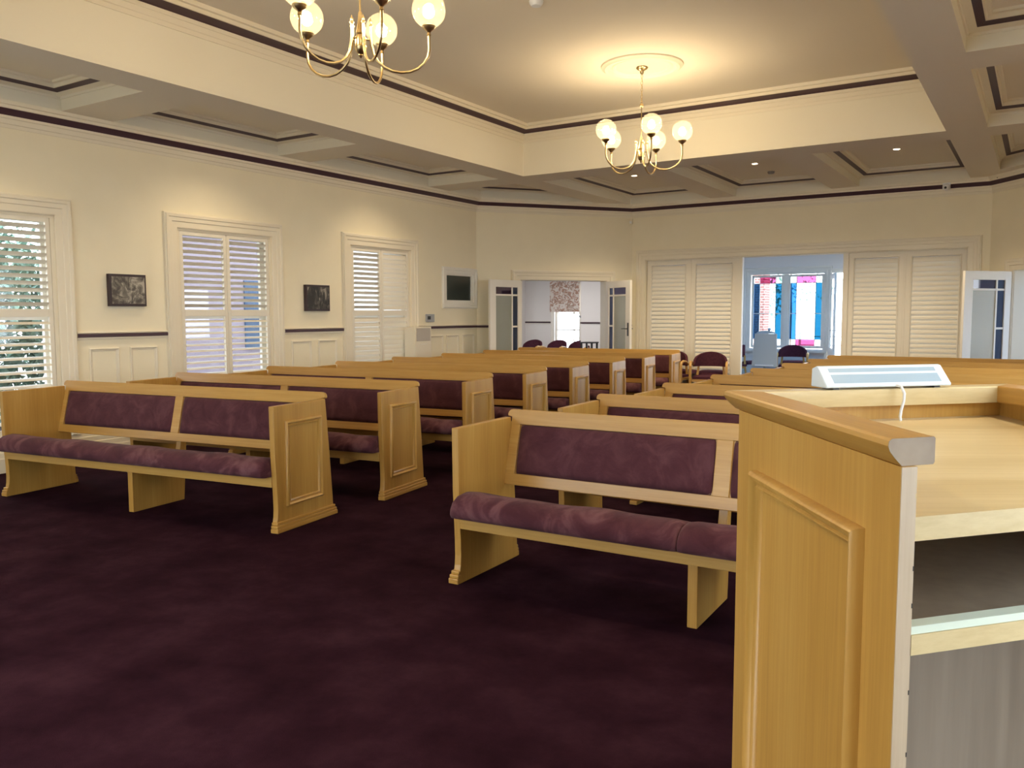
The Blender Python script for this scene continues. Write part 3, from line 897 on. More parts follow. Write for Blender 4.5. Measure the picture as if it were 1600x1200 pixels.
# ------------------------------------------------------------------ chandeliers
def make_chandelier():
    r = thing('chandelier', '', 'chandelier', group='brass globe chandeliers')
    mb = MB(); mb.lathe([(0.002, 0.0), (0.055, -0.002), (0.062, -0.012), (0.050, -0.026), (0.022, -0.040), (0.020, -0.060), (0.012, -0.075), (0.003, -0.078)], 24)
    mb.build('canopy', M['brass'], r, smooth=40)
    mb = MB()
    for i in range(9):
        z = -0.095 - i * 0.034
        ring = []
        for k in range(12):
            a = 2 * PI * k / 12
            x, zz = 0.009 * math.cos(a), 0.020 * math.sin(a)
            ring.append((x, 0, z + zz) if i % 2 == 0 else (0, x, z + zz))
        ring.append(ring[0])
        mb.tube(ring, 0.0028, 6, False)
    mb.build('chain', M['brass'], r, smooth=60)
    mb = MB()
    mb.sphere((0, 0, -0.39), 0.022, 16, 10)
    mb.tube([(0, 0, -0.40), (0, 0, -0.74)], 0.006, 10)
    mb.build('stem', M['brass'], r, smooth=50)
    mb = MB()
    mb.lathe([(0.004, -0.70), (0.012, -0.705), (0.013, -0.735), (0.022, -0.80), (0.030, -0.83), (0.024, -0.84), (0.034, -0.855), (0.034, -0.905), (0.040, -0.912), (0.036, -0.925), (0.026, -0.945), (0.012, -0.955), (0.014, -0.962), (0.008, -0.972), (0.001, -0.980)], 24)
    mb.build('hub', M['brass'], r, smooth=40)
    R0, R1, zg = 0.062, 0.42, -0.671
    A0 = math.atan2(-8.19, 3.61)      # towards the lectern
    for k in range(5):
        a = A0 + rad(13.5 + 72 * k)
        c, s = math.cos(a), math.sin(a)
        pts = [(R0, -0.78), (R0, -0.84), (R0 + 0.004, -0.90)]
        for q in range(0, 11):
            t = PI + PI * q / 10
            pts.append((0.246 + 0.176 * math.cos(t), -0.905 + 0.15 * math.sin(t)))
        pts += [(0.42, -0.86), (R1, zg - 0.125)]
        mb = MB()
        mb.tube([(c * x, s * x, z) for x, z in pts], 0.0085, 10)
        arm = mb.build('arm', M['brass'], r, smooth=60)
        mb = MB()
        mb.lathe([(0.002, -0.005), (0.012, 0.0), (0.014, 0.010), (0.008, 0.016), (0.010, 0.026), (0.006, 0.038), (0.001, 0.052)], 12, (c * R0, s * R0, -0.785))
        mb.build('finial', M['brass'], arm, smooth=40)
        mb = MB()
        mb.tube([(c * 0.02, s * 0.02, -0.865), (c * R0, s * R0, -0.865)], 0.006, 8)
        mb.build('bracket', M['brass'], arm, smooth=60)
        mb = MB()
        mb.lathe([(0.004, -0.05), (0.014, -0.046), (0.010, -0.030), (0.018, -0.020), (0.036, -0.008), (0.040, 0.002), (0.044, 0.008), (0.040, 0.016), (0.034, 0.017)], 20, (c * R1, s * R1, zg - 0.105))
        mb.build('gallery', M['brass'], arm, smooth=40)
        mb = MB(); mb.sphere((c * R1, s * R1, zg), 0.105, 28, 18, -66, 90)
        g = mb.build('globe', M['globe'], r, smooth=60)
        mb = MB(); mb.sphere((c * R1, s * R1, zg - 0.012), 0.036, 14, 10)
        mb.build('bulb', M['bulb'], g, smooth=60)
    return r
ch = make_chandelier()
ch.location = (-3.61, 8.19, ZT - 0.012)
ch['label'] = 'brass five globe chandelier hanging from the ceiling rose at the far end'
ch2 = dup(ch)
ch2.location = (-3.61, 3.94, ZT - 0.012)
ch2.rotation_euler = (0, 0, rad(22))
ch2['label'] = 'brass five globe chandelier cut by the top of the photo, nearest the camera'
rose = None
for i, (y, lab) in enumerate(((8.19, 'round moulded cream ceiling rose above the far chandelier'), (3.94, 'round moulded cream ceiling rose above the near chandelier'))):
    if rose is None:
        mb = MB(); mb.lathe([(0.002, -0.012), (0.27, -0.012), (0.28, -0.020), (0.30, -0.020), (0.315, -0.012), (0.335, -0.012), (0.35, -0.034), (0.385, -0.034), (0.40, -0.022), (0.42, -0.014), (0.425, 0.0)], 64)
        rose = mb.build('ceiling_rose', M['trim'], smooth=25)
        o = rose
    else:
        o = rose.copy(); COL.objects.link(o)
    o.location = (-3.61, y, ZT - 0.0005)
    tag(o, lab, 'ceiling rose', 'ceiling roses')

# ------------------------------------------------------------------ downlights and small ceiling fittings
def make_downlight():
    r = thing('downlight', '', 'downlight', group='recessed downlights')
    mb = MB(); mb.lathe([(0.040, 0.0), (0.052, 0.0), (0.054, -0.004), (0.050, -0.008), (0.040, -0.008), (0.036, -0.002)], 28, cap=False)
    mb.build('trim_ring', M['white'], r, smooth=40)
    mb = MB(); mb.lathe([(0.038, -0.004), (0.0005, -0.004)], 28, cap=False)
    mb.build('lens', M['downlight'], r)
    return r
dl0 = make_downlight()
spots = [(-5.36, 11.91, 'lit round downlight in the far coffer behind the chandelier'), (-3.51, 11.90, 'lit round downlight in the middle far coffer beside the smoke alarm'),
         (-1.67, 11.86, 'lit round downlight in the right hand far coffer above the camera dome')]
for x in (-5.36, -3.51, -1.67):  # unseen downlights over the front, added as fill light
    spots.append((x, 0.2, 'unseen round downlight added as fill over the front of the room'))
for y in (3.2, 6.0, 8.7):  # unseen right hand row, also added for fill
    spots.append((0.30, y, 'unseen round downlight added as fill along the right wall'))
for y in (3.2, 6.0, 8.7):
    spots.append((-7.02, y, 'lit round downlight in a coffer along the window wall, hidden by the beam'))
for i, (x, y, lab) in enumerate(spots):
    o = dl0 if i == 0 else dup(dl0)
    o.location = (x, y, ZP - 0.0005)
    o['label'] = lab
    L = bpy.data.lights.new('downlight_beam', 'SPOT')
    L.energy = 150 if y > 10 else (95 if x > -6 else 48)
    L.spot_size = rad(120)
    L.spot_blend = 0.9
    L.color = (1.0, 0.80, 0.52)
    L.shadow_soft_size = 0.04
    lo = bpy.data.objects.new('downlight_beam', L)
    COL.objects.link(lo)
    lo.location = (x, y, ZP - 0.02)
mb = MB(); mb.lathe([(0.002, -0.035), (0.04, -0.034), (0.05, -0.022), (0.052, 0.0)], 24)
tag(mb.build('smoke_alarm', M['grey'], smooth=40, loc=(-3.50, 12.70, ZP - 0.0005)), 'dark round smoke alarm on the middle far coffer panel', 'smoke alarm')
mb = MB(); mb.lathe([(0.002, -0.04), (0.04, -0.038), (0.055, -0.02), (0.06, 0.0)], 24)
tag(mb.build('smoke_alarm', M['plastic'], smooth=40, loc=(-3.62, 6.065, ZT - 0.0005)), 'white round smoke alarm on the raised tray ceiling at the photo top', 'smoke alarm')
cam_ = thing('security_camera', 'white dome security camera on the far wall cornice', 'camera', (-1.225, 13.47, 3.215))
mb = MB(); mb.box(-0.05, 0.05, -0.03, 0.018, -0.03, 0.06); mb.sphere((0, -0.045, 0.0), 0.05, 18, 12)
mb.build('housing', M['plastic'], cam_, smooth=40)
mb = MB(); mb.sphere((-0.006, -0.085, -0.012), 0.018, 12, 8); mb.build('lens', M['black'], cam_, smooth=60)
s2 = thing('motion_sensor', 'small clear and black sensor on the right chamfer cornice', 'sensor', (-0.575, 13.37, 3.285))
mb = MB(); mb.sphere((0, 0, 0), 0.032, 14, 10); mb.build('housing', M['black'], s2, smooth=50)
mb = MB(); mb.sphere((0.03, -0.03, 0.012), 0.025, 14, 10); mb.build('dome', M['pane'], s2, smooth=50)
s3 = thing('motion_detector', 'small white motion detector in the wall corner under the cornice', 'sensor', (-6.13, 13.52, 3.035))
mb = MB(); mb.box(-0.03, 0.03, -0.035, 0.015, -0.05, 0.05); mb.build('housing', M['trim'], s3, bevel=0.012)
mb = MB(); mb.box(-0.02, 0.02, -0.040, -0.034, -0.035, 0.005); mb.build('lens', M['plastic'], s3, bevel=0.003)

# ------------------------------------------------------------------ things on the left wall
def wall_picture(u0, u1, z0, z1, mat, label, d=0.045):
    r = thing('canvas_picture', label, 'picture', (XW + 0.001, (u0 + u1) / 2, (z0 + z1) / 2), PI / 2, 'box framed pictures on the left wall')
    w, h = u1 - u0, z1 - z0
    mb = MB(); mb.box(-w / 2, w / 2, -d, 0, -h / 2, h / 2); mb.build('box_frame', M['canvas_edge'], r, bevel=0.002, seg=1)
    mb = MB(); mb.box(-w / 2 + 0.025, w / 2 - 0.018, -d - 0.002, -d + 0.001, -h / 2 + 0.025, h / 2 - 0.025); mb.build('print', mat, r)
wall_picture(4.86, 5.265, 1.515, 1.838, M['photo'], 'framed pale monochrome crowd print between the first two windows')
wall_picture(7.49, 7.905, 1.472, 1.805, M['photo2'], 'framed dark monochrome group print between second and third windows')
r = thing('thermostat', 'small grey wall thermostat with a dark display, above the grille box', 'thermostat', (XW + 0.001, 10.05, 1.37), PI / 2)
mb = MB(); mb.box(-0.10, 0.10, -0.025, 0, -0.06, 0.06); mb.build('housing', M['grey'], r, bevel=0.006)
mb = MB(); mb.box(-0.07, 0.0, -0.028, -0.0245, -0.022, 0.028); mb.build('display', M['black'], r)
r = thing('grille_cabinet', 'slim cream box with a speckled grille standing against the left wall', 'cabinet', (XW + 0.04, 9.60, 0), PI / 2)
mb = MB(); mb.box(-0.19, 0.19, -0.20, 0, 0.0005, 1.245); mb.build('body', M['trim'], r, bevel=0.006)
mb = MB(); mb.box(-0.16, 0.16, -0.206, -0.199, 1.035, 1.225); mb.build('grille', M['grille'], r)
mb = MB(); mb.box(-0.08, 0.08, -0.208, -0.199, 0.985, 0.993); mb.build('handle', M['white'], r)

# ------------------------------------------------------------------ armchairs
def make_armchair(label, group):
    r = thing('armchair', label, 'armchair', group=group)
    # local: faces -y, origin on the floor under the seat
    mb = MB()
    n = 22
    inner, outer = [], []
    rings = []
    for i in range(n + 1):
        a = rad(-78 + 156 * i / n)
        t = abs(a) / rad(78)
        zt = 0.600 + 0.205 * math.sqrt(max(0.0, 1 - t ** 1.8)) + 0.004
        zb = 0.570
        ro, ri = 0.285, 0.245
        x, y = math.sin(a), math.cos(a) * 0.86
        rings.append([(x * ri, y * ri, zb), (x * ri * 0.99, y * ri * 0.99, (zb + zt) / 2), (x * ri, y * ri, zt - 0.008), (x * (ri + ro) / 2, y * (ri + ro) / 2, zt), (x * ro, y * ro, zt - 0.008), (x * ro, y * ro, zb)])
    mb.loops(rings, True, True)
    mb.build('back_pad', M['suede_plain'], r, smooth=50)
    mb = MB()
    pillow(mb, 0.50, 0.50, 0.05, Matrix.Translation((-0.25, 0.235, 0.42)) @ Matrix.Rotation(rad(-90), 4, 'X') @ Matrix.Scale(1, 4), 14, 14)
    mb.box(-0.25, 0.25, -0.265, 0.235, 0.385, 0.425)
    mb.build('seat', M['suede_plain'], r, smooth=60)
    for sx in (-1, 1):
        mb = MB()
        pts = [(sx * 0.275, 0.06, 0.60), (sx * 0.285, -0.06, 0.645), (sx * 0.285, -0.18, 0.655), (sx * 0.282, -0.25, 0.635), (sx * 0.28, -0.275, 0.58)]
        mb.tube(pts, [0.020, 0.022, 0.024, 0.024, 0.021], 8)
        mb.build('arm', M['wood_y'], r, smooth=60)
        mb = MB(); mb.loops([[(sx * 0.28 + a * k, -0.275 + b * k, z) for a, b in ((-1, -1), (1, -1), (1, 1), (-1, 1))] for z, k in ((0.0005, 0.016), (0.40, 0.021), (0.60, 0.020))], True, True)
        mb.build('leg', M['wood_z'], r, bevel=0.004)
        mb = MB(); mb.loops([[(sx * 0.215 + a * k + sx * dx, 0.20 + dy + b * k, z) for a, b in ((-1, -1), (1, -1), (1, 1), (-1, 1))] for z, k, dx, dy in ((0.0005, 0.015, 0.02, 0.05), (0.42, 0.019, 0, 0), (0.60, 0.017, -0.02, 0.0))], True, True)
        mb.build('leg', M['wood_z'], r, bevel=0.004)
    mb = MB()
    mb.box(-0.265, 0.265, -0.275, -0.250, 0.345, 0.384); mb.box(-0.205, 0.205, 0.19, 0.21, 0.345, 0.384)
    mb.box(-0.272, -0.252, -0.25, 0.19, 0.345, 0.384); mb.box(0.252, 0.272, -0.25, 0.19, 0.345, 0.384)
    mb.build('seat_frame', M['wood_x'], r)
    return r
ac = make_armchair('', 'plum armchairs with timber arms')
chairs = [(-4.49, 13.0, rad(14), 'plum armchair against the louvred doors left of the sunroom opening'),
          (-5.16, 13.0, rad(0), 'plum armchair half hidden behind the last left pew end'),
          (-4.10, 16.70, rad(12), 'plum armchair under the coloured sunroom window right of the grey stand'),
          (-5.22, 16.45, rad(-60), 'dark plum armchair behind the grey stand in the sunroom'),
          (-10.44, 17.25, rad(2), 'leftmost plum armchair along the lounge back wall'),
          (-9.76, 17.25, rad(-2), 'plum armchair under the floral blind, left of the floor lamp'),
          (-9.08, 17.10, rad(3), 'plum armchair right under the floor lamp in the lounge'),
          (-9.95, 16.35, rad(180), 'plum armchair turned to face the lounge back wall')]
for i, (x, y, a, lab) in enumerate(chairs[:7]):
    o = ac if i == 0 else dup(ac)
    o.location = (x, y, 0); o.rotation_euler = (0, 0, a); o['label'] = lab

# grey tapered stand in the sunroom
r = thing('reading_stand', 'pale grey tapered reading stand with a rounded crest in the sunroom', 'reading stand', (-4.23, 15.2, 0), rad(8))
mb = MB()
mb.loops([[(-w, -0.012 + dy, z), (w, -0.012 + dy, z), (w, 0.012 + dy, z), (-w, 0.012 + dy, z)] for z, w, dy in ((0.46, 0.225, 0.0), (1.06, 0.195, 0.12))], True, True)
mb.build('board', M['board'], r, bevel=0.004)
mb = MB(); mb.box(-0.16, 0.16, -0.05, -0.013, 0.475, 0.50); mb.build('ledge', M['plastic'], r)
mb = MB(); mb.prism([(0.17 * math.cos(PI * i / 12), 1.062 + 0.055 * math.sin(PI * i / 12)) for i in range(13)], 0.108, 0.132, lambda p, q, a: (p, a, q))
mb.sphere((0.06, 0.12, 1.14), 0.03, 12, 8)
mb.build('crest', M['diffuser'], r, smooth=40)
mb = MB(); mb.tube([(0, 0.04, 0.02), (0, 0.05, 0.55)], 0.022, 12); mb.lathe([(0.002, 0.0005), (0.20, 0.0005), (0.20, 0.012), (0.03, 0.03)], 24, (0, 0.04, 0))
mb.build('post', M['grey'], r, smooth=40)

# lounge floor lamp and side table
r = thing('floor_lamp', 'thin dark uplighter floor lamp with a bowl shade by the lounge window', 'floor lamp', (-9.12, 17.50, 0))
mb = MB(); mb.lathe([(0.002, 0.0005), (0.13, 0.0005), (0.13, 0.02), (0.02, 0.03)], 20); mb.build('base', M['black'], r, smooth=40)
mb = MB(); mb.tube([(0, 0, 0.02), (0, 0, 1.30)], 0.014, 10); mb.build('pole', M['black'], r, smooth=60)
mb = MB(); mb.lathe([(0.015, 1.28), (0.06, 1.32), (0.17, 1.385), (0.165, 1.387), (0.05, 1.33)], 20, cap=False); mb.build('shade', M['grey'], r, smooth=60)
r = thing('side_table', 'small dark square side table below the lounge window', 'table', (-8.60, 16.75, 0))
mb = MB(); mb.box(-0.16, 0.16, -0.16, 0.16, 0.77, 0.80); mb.build('table_top', M['black'], r)
for sx in (-1, 1):
    for sy in (-1, 1):
        mb = MB(); mb.box(sx * 0.13 - 0.018, sx * 0.13 + 0.018, sy * 0.13 - 0.018, sy * 0.13 + 0.018, 0.0005, 0.769); mb.build('leg', M['black'], r)

# ------------------------------------------------------------------ the lounge beyond the left doors
LYB = 17.8
wall('wall_lounge_back', (-10.93, LYB), (-6.0, LYB), 2.75, [(-10.10 + 10.93, -9.40 + 10.93, 0.55, 2.15)], M['wall_white'])
wall('wall_lounge_left', (-10.93, 11.4), (-10.93, LYB), 2.75, [(1.2, 2.6, 0.5, 2.2), (3.6, 5.0, 0.5, 2.2)], M['wall_white'])
wall('wall_lounge_right', (-6.05, LYB), (-6.05, 13.85), 2.75, (), M['wall_white'])
wall('wall_lounge_near', (-8.1, 11.55), (-10.93, 11.4), 2.75, (), M['wall_white'])
mb = MB(); mb.box(-9.05, -8.15, 17.2, LYB, 0, 2.7); structure(mb.build('wall_lounge_pier', M['wall_white']))
mb = MB()
q = [(-11.0, 11.3), (-8.15, 11.3), (-7.95, 11.55), (-6.2, 13.80), (-6.0, 13.9), (-6.0, 17.9), (-11.0, 17.9)]
mb.prism(q, 2.70, 2.8, lambda p, w, a: (p, w, a)); structure(mb.build('ceiling_lounge', M['wall_white']))
dw, dp = MB(), MB()
for a, b in ((-10.93, -10.14), (-9.36, -9.05)):
    prof_strip(dw, a, b, DADO_W); prof_strip(dp, a, b, DADO_P); prof_strip(dw, a, b, DADO_B)
structure(frame_at(dw.build('trim_dado_lounge', M['white']), (0, LYB), 0)); structure(frame_at(dp.build('trim_dado_lounge_band', M['purple']), (0, LYB), 0))
dp = MB(); prof_strip(dp, -9.05, -8.15, DADO_P); structure(frame_at(dp.build('trim_dado_pier_band', M['purple']), (0, 17.2), 0))
mb = MB()
u0, u1, z0, z1 = -10.10, -9.40, 0.55, 2.15
for a, b, c, d in ((u0, u0 + 0.05, z0, z1), (u1 - 0.03, u1, z0, z1), (u0 + 0.05, u1 - 0.03, z1 - 0.05, z1), (u0 + 0.05, u1 - 0.03, z0, z0 + 0.06), (-9.60, -9.575, z0 + 0.06, z1 - 0.05), (u0 + 0.05, u1 - 0.03, 1.03, 1.055), (u0 + 0.05, u1 - 0.03, 1.44, 1.47)):
    mb.box(a, b, 0.06, 0.10, c, d)
casing(mb, u0, u1, z0 - 0.05, z1, 0.6)
w8 = structure(frame_at(mb.build('window_8', M['white']), (0, LYB), 0))
mb = MB(); mb.box(u0 + 0.02, u1 - 0.02, 0.08, 0.084, z0 + 0.02, z1 - 0.02); mb.build('pane', M['pane'], w8)
mb = MB()
bl = [(-10.20 + 0.82 * i / 8) for i in range(9)]
mb.loops([[(x, LYB - 0.06 - 0.004 * (i % 2), z) for i, x in enumerate(bl)] + [(x, LYB - 0.052, z) for x in reversed(bl)] for z in (1.475, 1.60, 1.95, 2.22)], True, True)
tag(mb.build('roman_blind', M['floral']), 'white roman blind with rust coloured flowers over the lounge window', 'blind')
mb = MB()
gl = MB()
for a, b in ((1.2, 2.6), (3.6, 5.0)):
    for c, d, e, f in ((a, a + 0.06, 0.5, 2.2), (b - 0.06, b, 0.5, 2.2), (a + 0.06, b - 0.06, 2.14, 2.2), (a + 0.06, b - 0.06, 0.5, 0.56)):
        mb.box(c, d, 0.08, 0.13, e, f)
    gl.box(a + 0.05, b - 0.05, 0.10, 0.104, 0.55, 2.15)
w9 = structure(frame_at(mb.build('window_9', M['white']), (-10.93, 11.4), PI / 2)); gl.build('pane', M['pane'], w9)  # unseen lounge windows, added to let more daylight in

r = thing('ceiling_light', 'round white ceiling light in the lounge beyond the glazed doors', 'ceiling light', (-8.9, 15.0, 2.6995))
mb = MB(); mb.lathe([(0.002, -0.07), (0.15, -0.06), (0.18, -0.03), (0.18, -0.021)], 28); mb.build('diffuser', emit('lounge_lamp_glow', (1.0, 0.95, 0.9), 9.0), r, smooth=40)
mb = MB(); mb.lathe([(0.002, -0.02), (0.20, -0.02), (0.20, 0.0)], 28); mb.build('base', M['white'], r, smooth=40)
L = bpy.data.lights.new('lounge_lamp', 'AREA'); L.shape = 'DISK'; L.size = 0.36; L.energy = 45; L.color = (1.0, 0.95, 0.92)
lo = bpy.data.objects.new('lounge_lamp', L); COL.objects.link(lo); lo.location = (-8.9, 15.0, 2.62)
# ------------------------------------------------------------------ the sunroom beyond the sliding doors
SY = 17.5
wall('wall_sunroom_back', (-5.75, SY), (5.0, SY), 2.75, [(-5.20 + 5.75, -3.70 + 5.75, 0.70, 2.24), (-3.60 + 5.75, -1.9 + 5.75, 0.05, 2.24), (-1.0 + 5.75, 1.2 + 5.75, 0.5, 2.24), (1.8 + 5.75, 4.2 + 5.75, 0.5, 2.24)], M['wall_white'])
wall('wall_sunroom_left', (-5.75, 13.79), (-5.75, SY), 2.75, (), M['wall_white'])
wall('wall_sunroom_right', (5.0, SY), (5.0, 10.5), 2.75, [(1.0, 3.0, 0.3, 2.3), (4.0, 6.0, 0.3, 2.3)], M['wall_white'])
wall('wall_sunroom_near', (5.0, 10.6), (1.3, 10.6), 2.75, (), M['wall_white'])
mb = MB()
mb.box(-5.9, 5.3, 16.4, 17.75, 2.68, 2.8)
mb.prism([(-5.9, 13.8), (-0.55, 13.8), (-0.25, 13.45), (5.3, 13.45), (5.3, 14.2), (-5.9, 14.2)], 2.68, 2.8, lambda p, w, a: (p, w, a))
mb.prism([(1.32, 11.4), (1.32, 10.3), (5.3, 10.3), (5.3, 11.4)], 2.68, 2.8, lambda p, w, a: (p, w, a))
for x in (-5.85, -3.6, -1.4, 0.8, 3.0, 5.2):
    mb.box(x - 0.05, x + 0.05, 14.2, 16.4, 2.68, 2.8)
cs = structure(mb.build('ceiling_sunroom', M['wall_white']))
mb = MB(); mb.box(-5.8, 5.2, 14.2, 16.4, 2.72, 2.73); mb.prism([(1.32, 11.4), (5.3, 11.4), (5.3, 13.45), (-0.25, 13.45)], 2.72, 2.73, lambda p, w, a: (p, w, a))
mb.build('added_roof_glass', glass('daylight_tint_sheet', (0.22, 0.39, 0.56), 0.05), cs)  # unseen glass roof, added and tinted to send bluish light into the sunroom
mb = MB()
casing(mb, -5.20, -3.70, 0.66, 2.24, 0.9)
mb.box(-5.28, -3.62, -0.05, 0.0, 0.63, 0.68)
mb.box(-4.52, -4.43, 0.03, 0.13, 0.70, 2.24)
w10 = structure(frame_at(mb.build('window_10', M['white']), (0, SY), 0))
for u0, u1 in ((-5.18, -4.52), (-4.43, -3.72)):
    mb = MB()
    z0, z1 = 0.715, 2.225
    fr = 0.045
    for a, b, c, d in ((u0, u0 + fr, z0, z1), (u1 - fr, u1, z0, z1), (u0 + fr, u1 - fr, z1 - fr, z1), (u0 + fr, u1 - fr, z0, z0 + 0.055)):
        mb.box(a, b, 0.05, 0.09, c, d)
    a0, b0 = u0 + fr, u1 - fr
    s = 0.115
    for a, b, c, d in ((a0 + s, a0 + s + 0.012, z0 + 0.055, z1 - fr), (b0 - s - 0.012, b0 - s, z0 + 0.055, z1 - fr), (a0, b0, z1 - fr - 0.135, z1 - fr - 0.123), (a0, b0, z0 + 0.055 + 0.123, z0 + 0.055 + 0.135), (a0, b0, 1.42, 1.436)):
        mb.box(a, b, 0.06, 0.08, c, d)
    sh = mb.build('casement', M['white'], w10)
    zt, zb = z1 - fr - 0.129, z0 + 0.055 + 0.129
    for nm, mt, x0, x1, za, zc in (('clear_pane', 'pane', a0 + s, b0 - s, zb, zt), ('pink_pane', 'glass_pink', a0 + s, b0 - s, zt, z1 - fr), ('pink_pane', 'glass_pink', a0 + s, b0 - s, z0 + 0.055, zb),
                                   ('blue_pane', 'glass_sky', a0, a0 + s, zb, zt), ('teal_pane', 'glass_teal', b0 - s, b0, zb, zt),
                                   ('corner_pane', 'pane', a0, a0 + s, zt, z1 - fr), ('corner_pane', 'pane', b0 - s, b0, zt, z1 - fr), ('corner_pane', 'pane', a0, a0 + s, z0 + 0.055, zb), ('corner_pane', 'pane', b0 - s, b0, z0 + 0.055, zb)):
        g = MB(); g.box(x0, x1, 0.069, 0.071, za, zc); g.build(nm, M[mt], sh)
mb = MB(); casing(mb, -3.60, -1.9, 0.05, 2.24, 0.5)
d4 = structure(frame_at(mb.build('door_4', M['white']), (0, SY), 0))
lf4 = empty('door_leaf', (-3.58, -0.03, 0), rad(-72)); lf4.parent = d4
mb = MB()
for a, b, c, d in ((0, 0.09, 0.06, 2.2), (0.68, 0.77, 0.06, 2.2), (0.09, 0.68, 2.10, 2.2), (0.09, 0.68, 0.06, 0.75)):
    mb.box(a, b, -0.02, 0.02, c, d)
mb.build('leaf_frame', M['white'], lf4)
mb = MB(); mb.box(0.08, 0.69, -0.003, 0.003, 0.74, 2.11); mb.build('pane', M['pane'], lf4)
mb = MB(); mb.tube([(0.72, 0.02, 1.1), (0.72, 0.06, 1.1), (0.62, 0.065, 1.1)], 0.008, 8); mb.tube([(0.72, -0.02, 1.1), (0.72, -0.06, 1.1), (0.62, -0.065, 1.1)], 0.008, 8); mb.build('door_handle', M['grey'], lf4, smooth=60)

# ------------------------------------------------------------------ outside
def bush(name, loc, size, n, label, group=None, trunk=False):
    r = thing(name, label, 'tree' if trunk else 'shrub', loc, 0, group)
    rnd = random.Random(int(loc[0] * 100 + loc[1] * 10))
    mb = MB()
    for i in range(n):
        while True:
            p = Vector((rnd.uniform(-1, 1), rnd.uniform(-1, 1), rnd.uniform(-1, 1)))
            if 0.35 < p.length < 1:
                break
        p = Vector((p.x * size[0], p.y * size[1], size[3] + p.z * size[2]))
        R = Matrix.Rotation(rnd.uniform(0, 6.28), 4, 'Z') @ Matrix.Rotation(rnd.uniform(-1.2, 1.2), 4, 'X')
        L, w = rnd.uniform(0.10, 0.22), rnd.uniform(0.03, 0.06)
        T = Matrix.Translation(p) @ R
        mb.add([(0, -L / 2, 0), (w, 0, 0.015), (0, L / 2, 0), (-w, 0, 0.015)], [(0, 1, 2, 3)], T)
    mb.build('foliage', M['leaf'], r)
    mb = MB(); mb.tube([(0, 0, -0.12), (0.04, 0, size[3] * 0.5), (0, 0.05, size[3] * 1.1)], [0.09, 0.06, 0.03], 8)
    mb.build('trunk', M['bark'], r, smooth=60)
bush('garden_shrub', (-12.0, 5.4, 0), (1.3, 1.5, 1.35, 1.25), 5200, 'leafy green shrub outside the nearest shuttered window')
bush('garden_tree', (-15.6, 6.2, 0), (1.6, 2.0, 1.8, 2.5), 3200, 'green tree behind the shrub outside the nearest window', None, True)
bush('street_tree', (-8.6, 27.5, 0), (1.8, 1.8, 1.2, 2.2), 1200, 'hazy tree outside the lounge window', None, True)
bush('garden_tree', (-9.5, 38.0, 0), (2.6, 1.5, 1.2, 3.0), 700, 'hazy tree seen through the coloured sunroom window', None, True)
r = thing('neighbour_house', 'pale pink rendered house with red gutter outside the second window', 'house', (-14.4, 11.3, -0.12))
mb = MB(); mb.box(-1.5, 1.5, -2.1, 4.5, 0, 3.1); mb.build('wall', M['render_pink'], r)
mb = MB(); mb.box(-1.7, 1.7, -2.3, 4.7, 3.1, 3.28); mb.build('gutter', M['red'], r)
mb = MB(); mb.box(1.5, 1.53, -0.6, 0.3, 0.9, 2.2); mb.build('window', M['bluepaint'], r)
r = thing('verandah_roof', 'red edged verandah roof outside the left windows', 'roof', (-9.75, 6.0, 2.58))
mb = MB(); mb.box(-0.06, 0.06, -6, 6.5, 0, 0.17); mb.build('red_beam', M['red'], r)
mb = MB(); mb.box(-0.25, 1.62, -6.1, 6.6, 0.1705, 0.22); mb.build('soffit', M['render_pink'], r)
for i, y in enumerate((6.75, 9.35)):
    mb = MB(); mb.box(-0.07, 0.07, -0.07, 0.07, 0.15, 2.55); mb.box(-0.10, 0.10, -0.10, 0.10, 0, 0.15); mb.box(-0.10, 0.10, -0.10, 0.10, 2.55, 2.699)
    tag(mb.build('verandah_post', M['bluepaint'], loc=(-9.75, y, -0.12)), ['blue grey verandah post outside the second window', 'blue grey verandah post outside the half shut third window'][i], 'post', 'verandah posts')
mb = MB(); mb.box(-0.23, 0.23, -0.2, 0.2, 0, 3.0)
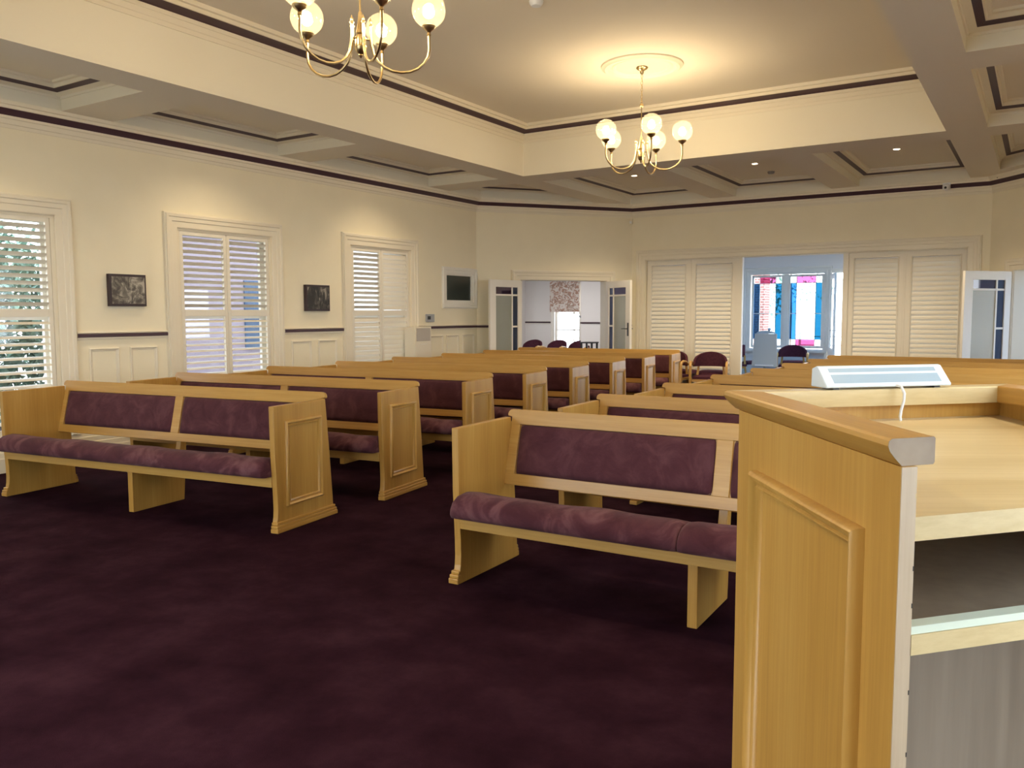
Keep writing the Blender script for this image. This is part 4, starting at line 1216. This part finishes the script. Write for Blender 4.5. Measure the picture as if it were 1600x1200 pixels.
tag(mb.build('brick_pier', M['brick'], loc=(-5.46, 18.9, -0.12)), 'red brick pier outside the coloured sunroom window', 'pier')
r = thing('balustrade', 'dark horizontal rail balustrade outside the open sunroom door', 'balustrade', (-3.2, 20.2, -0.12))
for x in (-1.6, 0.0, 1.6, 3.2):
    mb = MB(); mb.box(x - 0.025, x + 0.025, -0.025, 0.025, 0, 1.12); mb.build('post', M['grey'], r)
for i in range(5):
    mb = MB(); mb.box(-1.6, 3.2, -0.012, 0.012, 0.2 + 0.2 * i, 0.222 + 0.2 * i); mb.build('rail', M['grey'], r)

# ------------------------------------------------------------------ daylight, camera, view
W = bpy.data.worlds.new('daylight')
SC.world = W
W.use_nodes = True
bg = W.node_tree.nodes['Background']
bg.inputs['Color'].default_value = (0.86, 0.93, 1.0, 1)
bg.inputs['Strength'].default_value = 4.6

cd = bpy.data.cameras.new('camera')
co = bpy.data.objects.new('camera', cd)
COL.objects.link(co)
SC.camera = co
cd.sensor_fit = 'HORIZONTAL'
cd.sensor_width = 36.0
cd.lens = 1295.58 / 1600 * 36.0
cd.clip_start = 0.05
yaw, pitch, roll = rad(32.501), rad(-4.806), rad(-0.124)
fw = Vector((-math.sin(yaw) * math.cos(pitch), math.cos(yaw) * math.cos(pitch), math.sin(pitch)))
rt = Vector((math.cos(yaw), math.sin(yaw), 0))
up = rt.cross(fw)
r2 = rt * math.cos(roll) + up * math.sin(roll)
u2 = up * math.cos(roll) - rt * math.sin(roll)
co.matrix_world = Matrix(((r2.x, u2.x, -fw.x, 0), (r2.y, u2.y, -fw.y, 0), (r2.z, u2.z, -fw.z, 1.425), (0, 0, 0, 1)))

vs = SC.view_settings
SC.display_settings.display_device = 'sRGB'
vs.view_transform = 'Standard'
vs.look = 'None'
vs.gamma = 1.0
vs.use_curve_mapping = False
vs.exposure = 0.70
SC.cycles.use_denoising = True
SC.cycles.max_bounces = 10
SC.cycles.diffuse_bounces = 6
SC.cycles.transparent_max_bounces = 24
SC.cycles.sample_clamp_indirect = 6.0
SC.cycles.use_light_tree = True
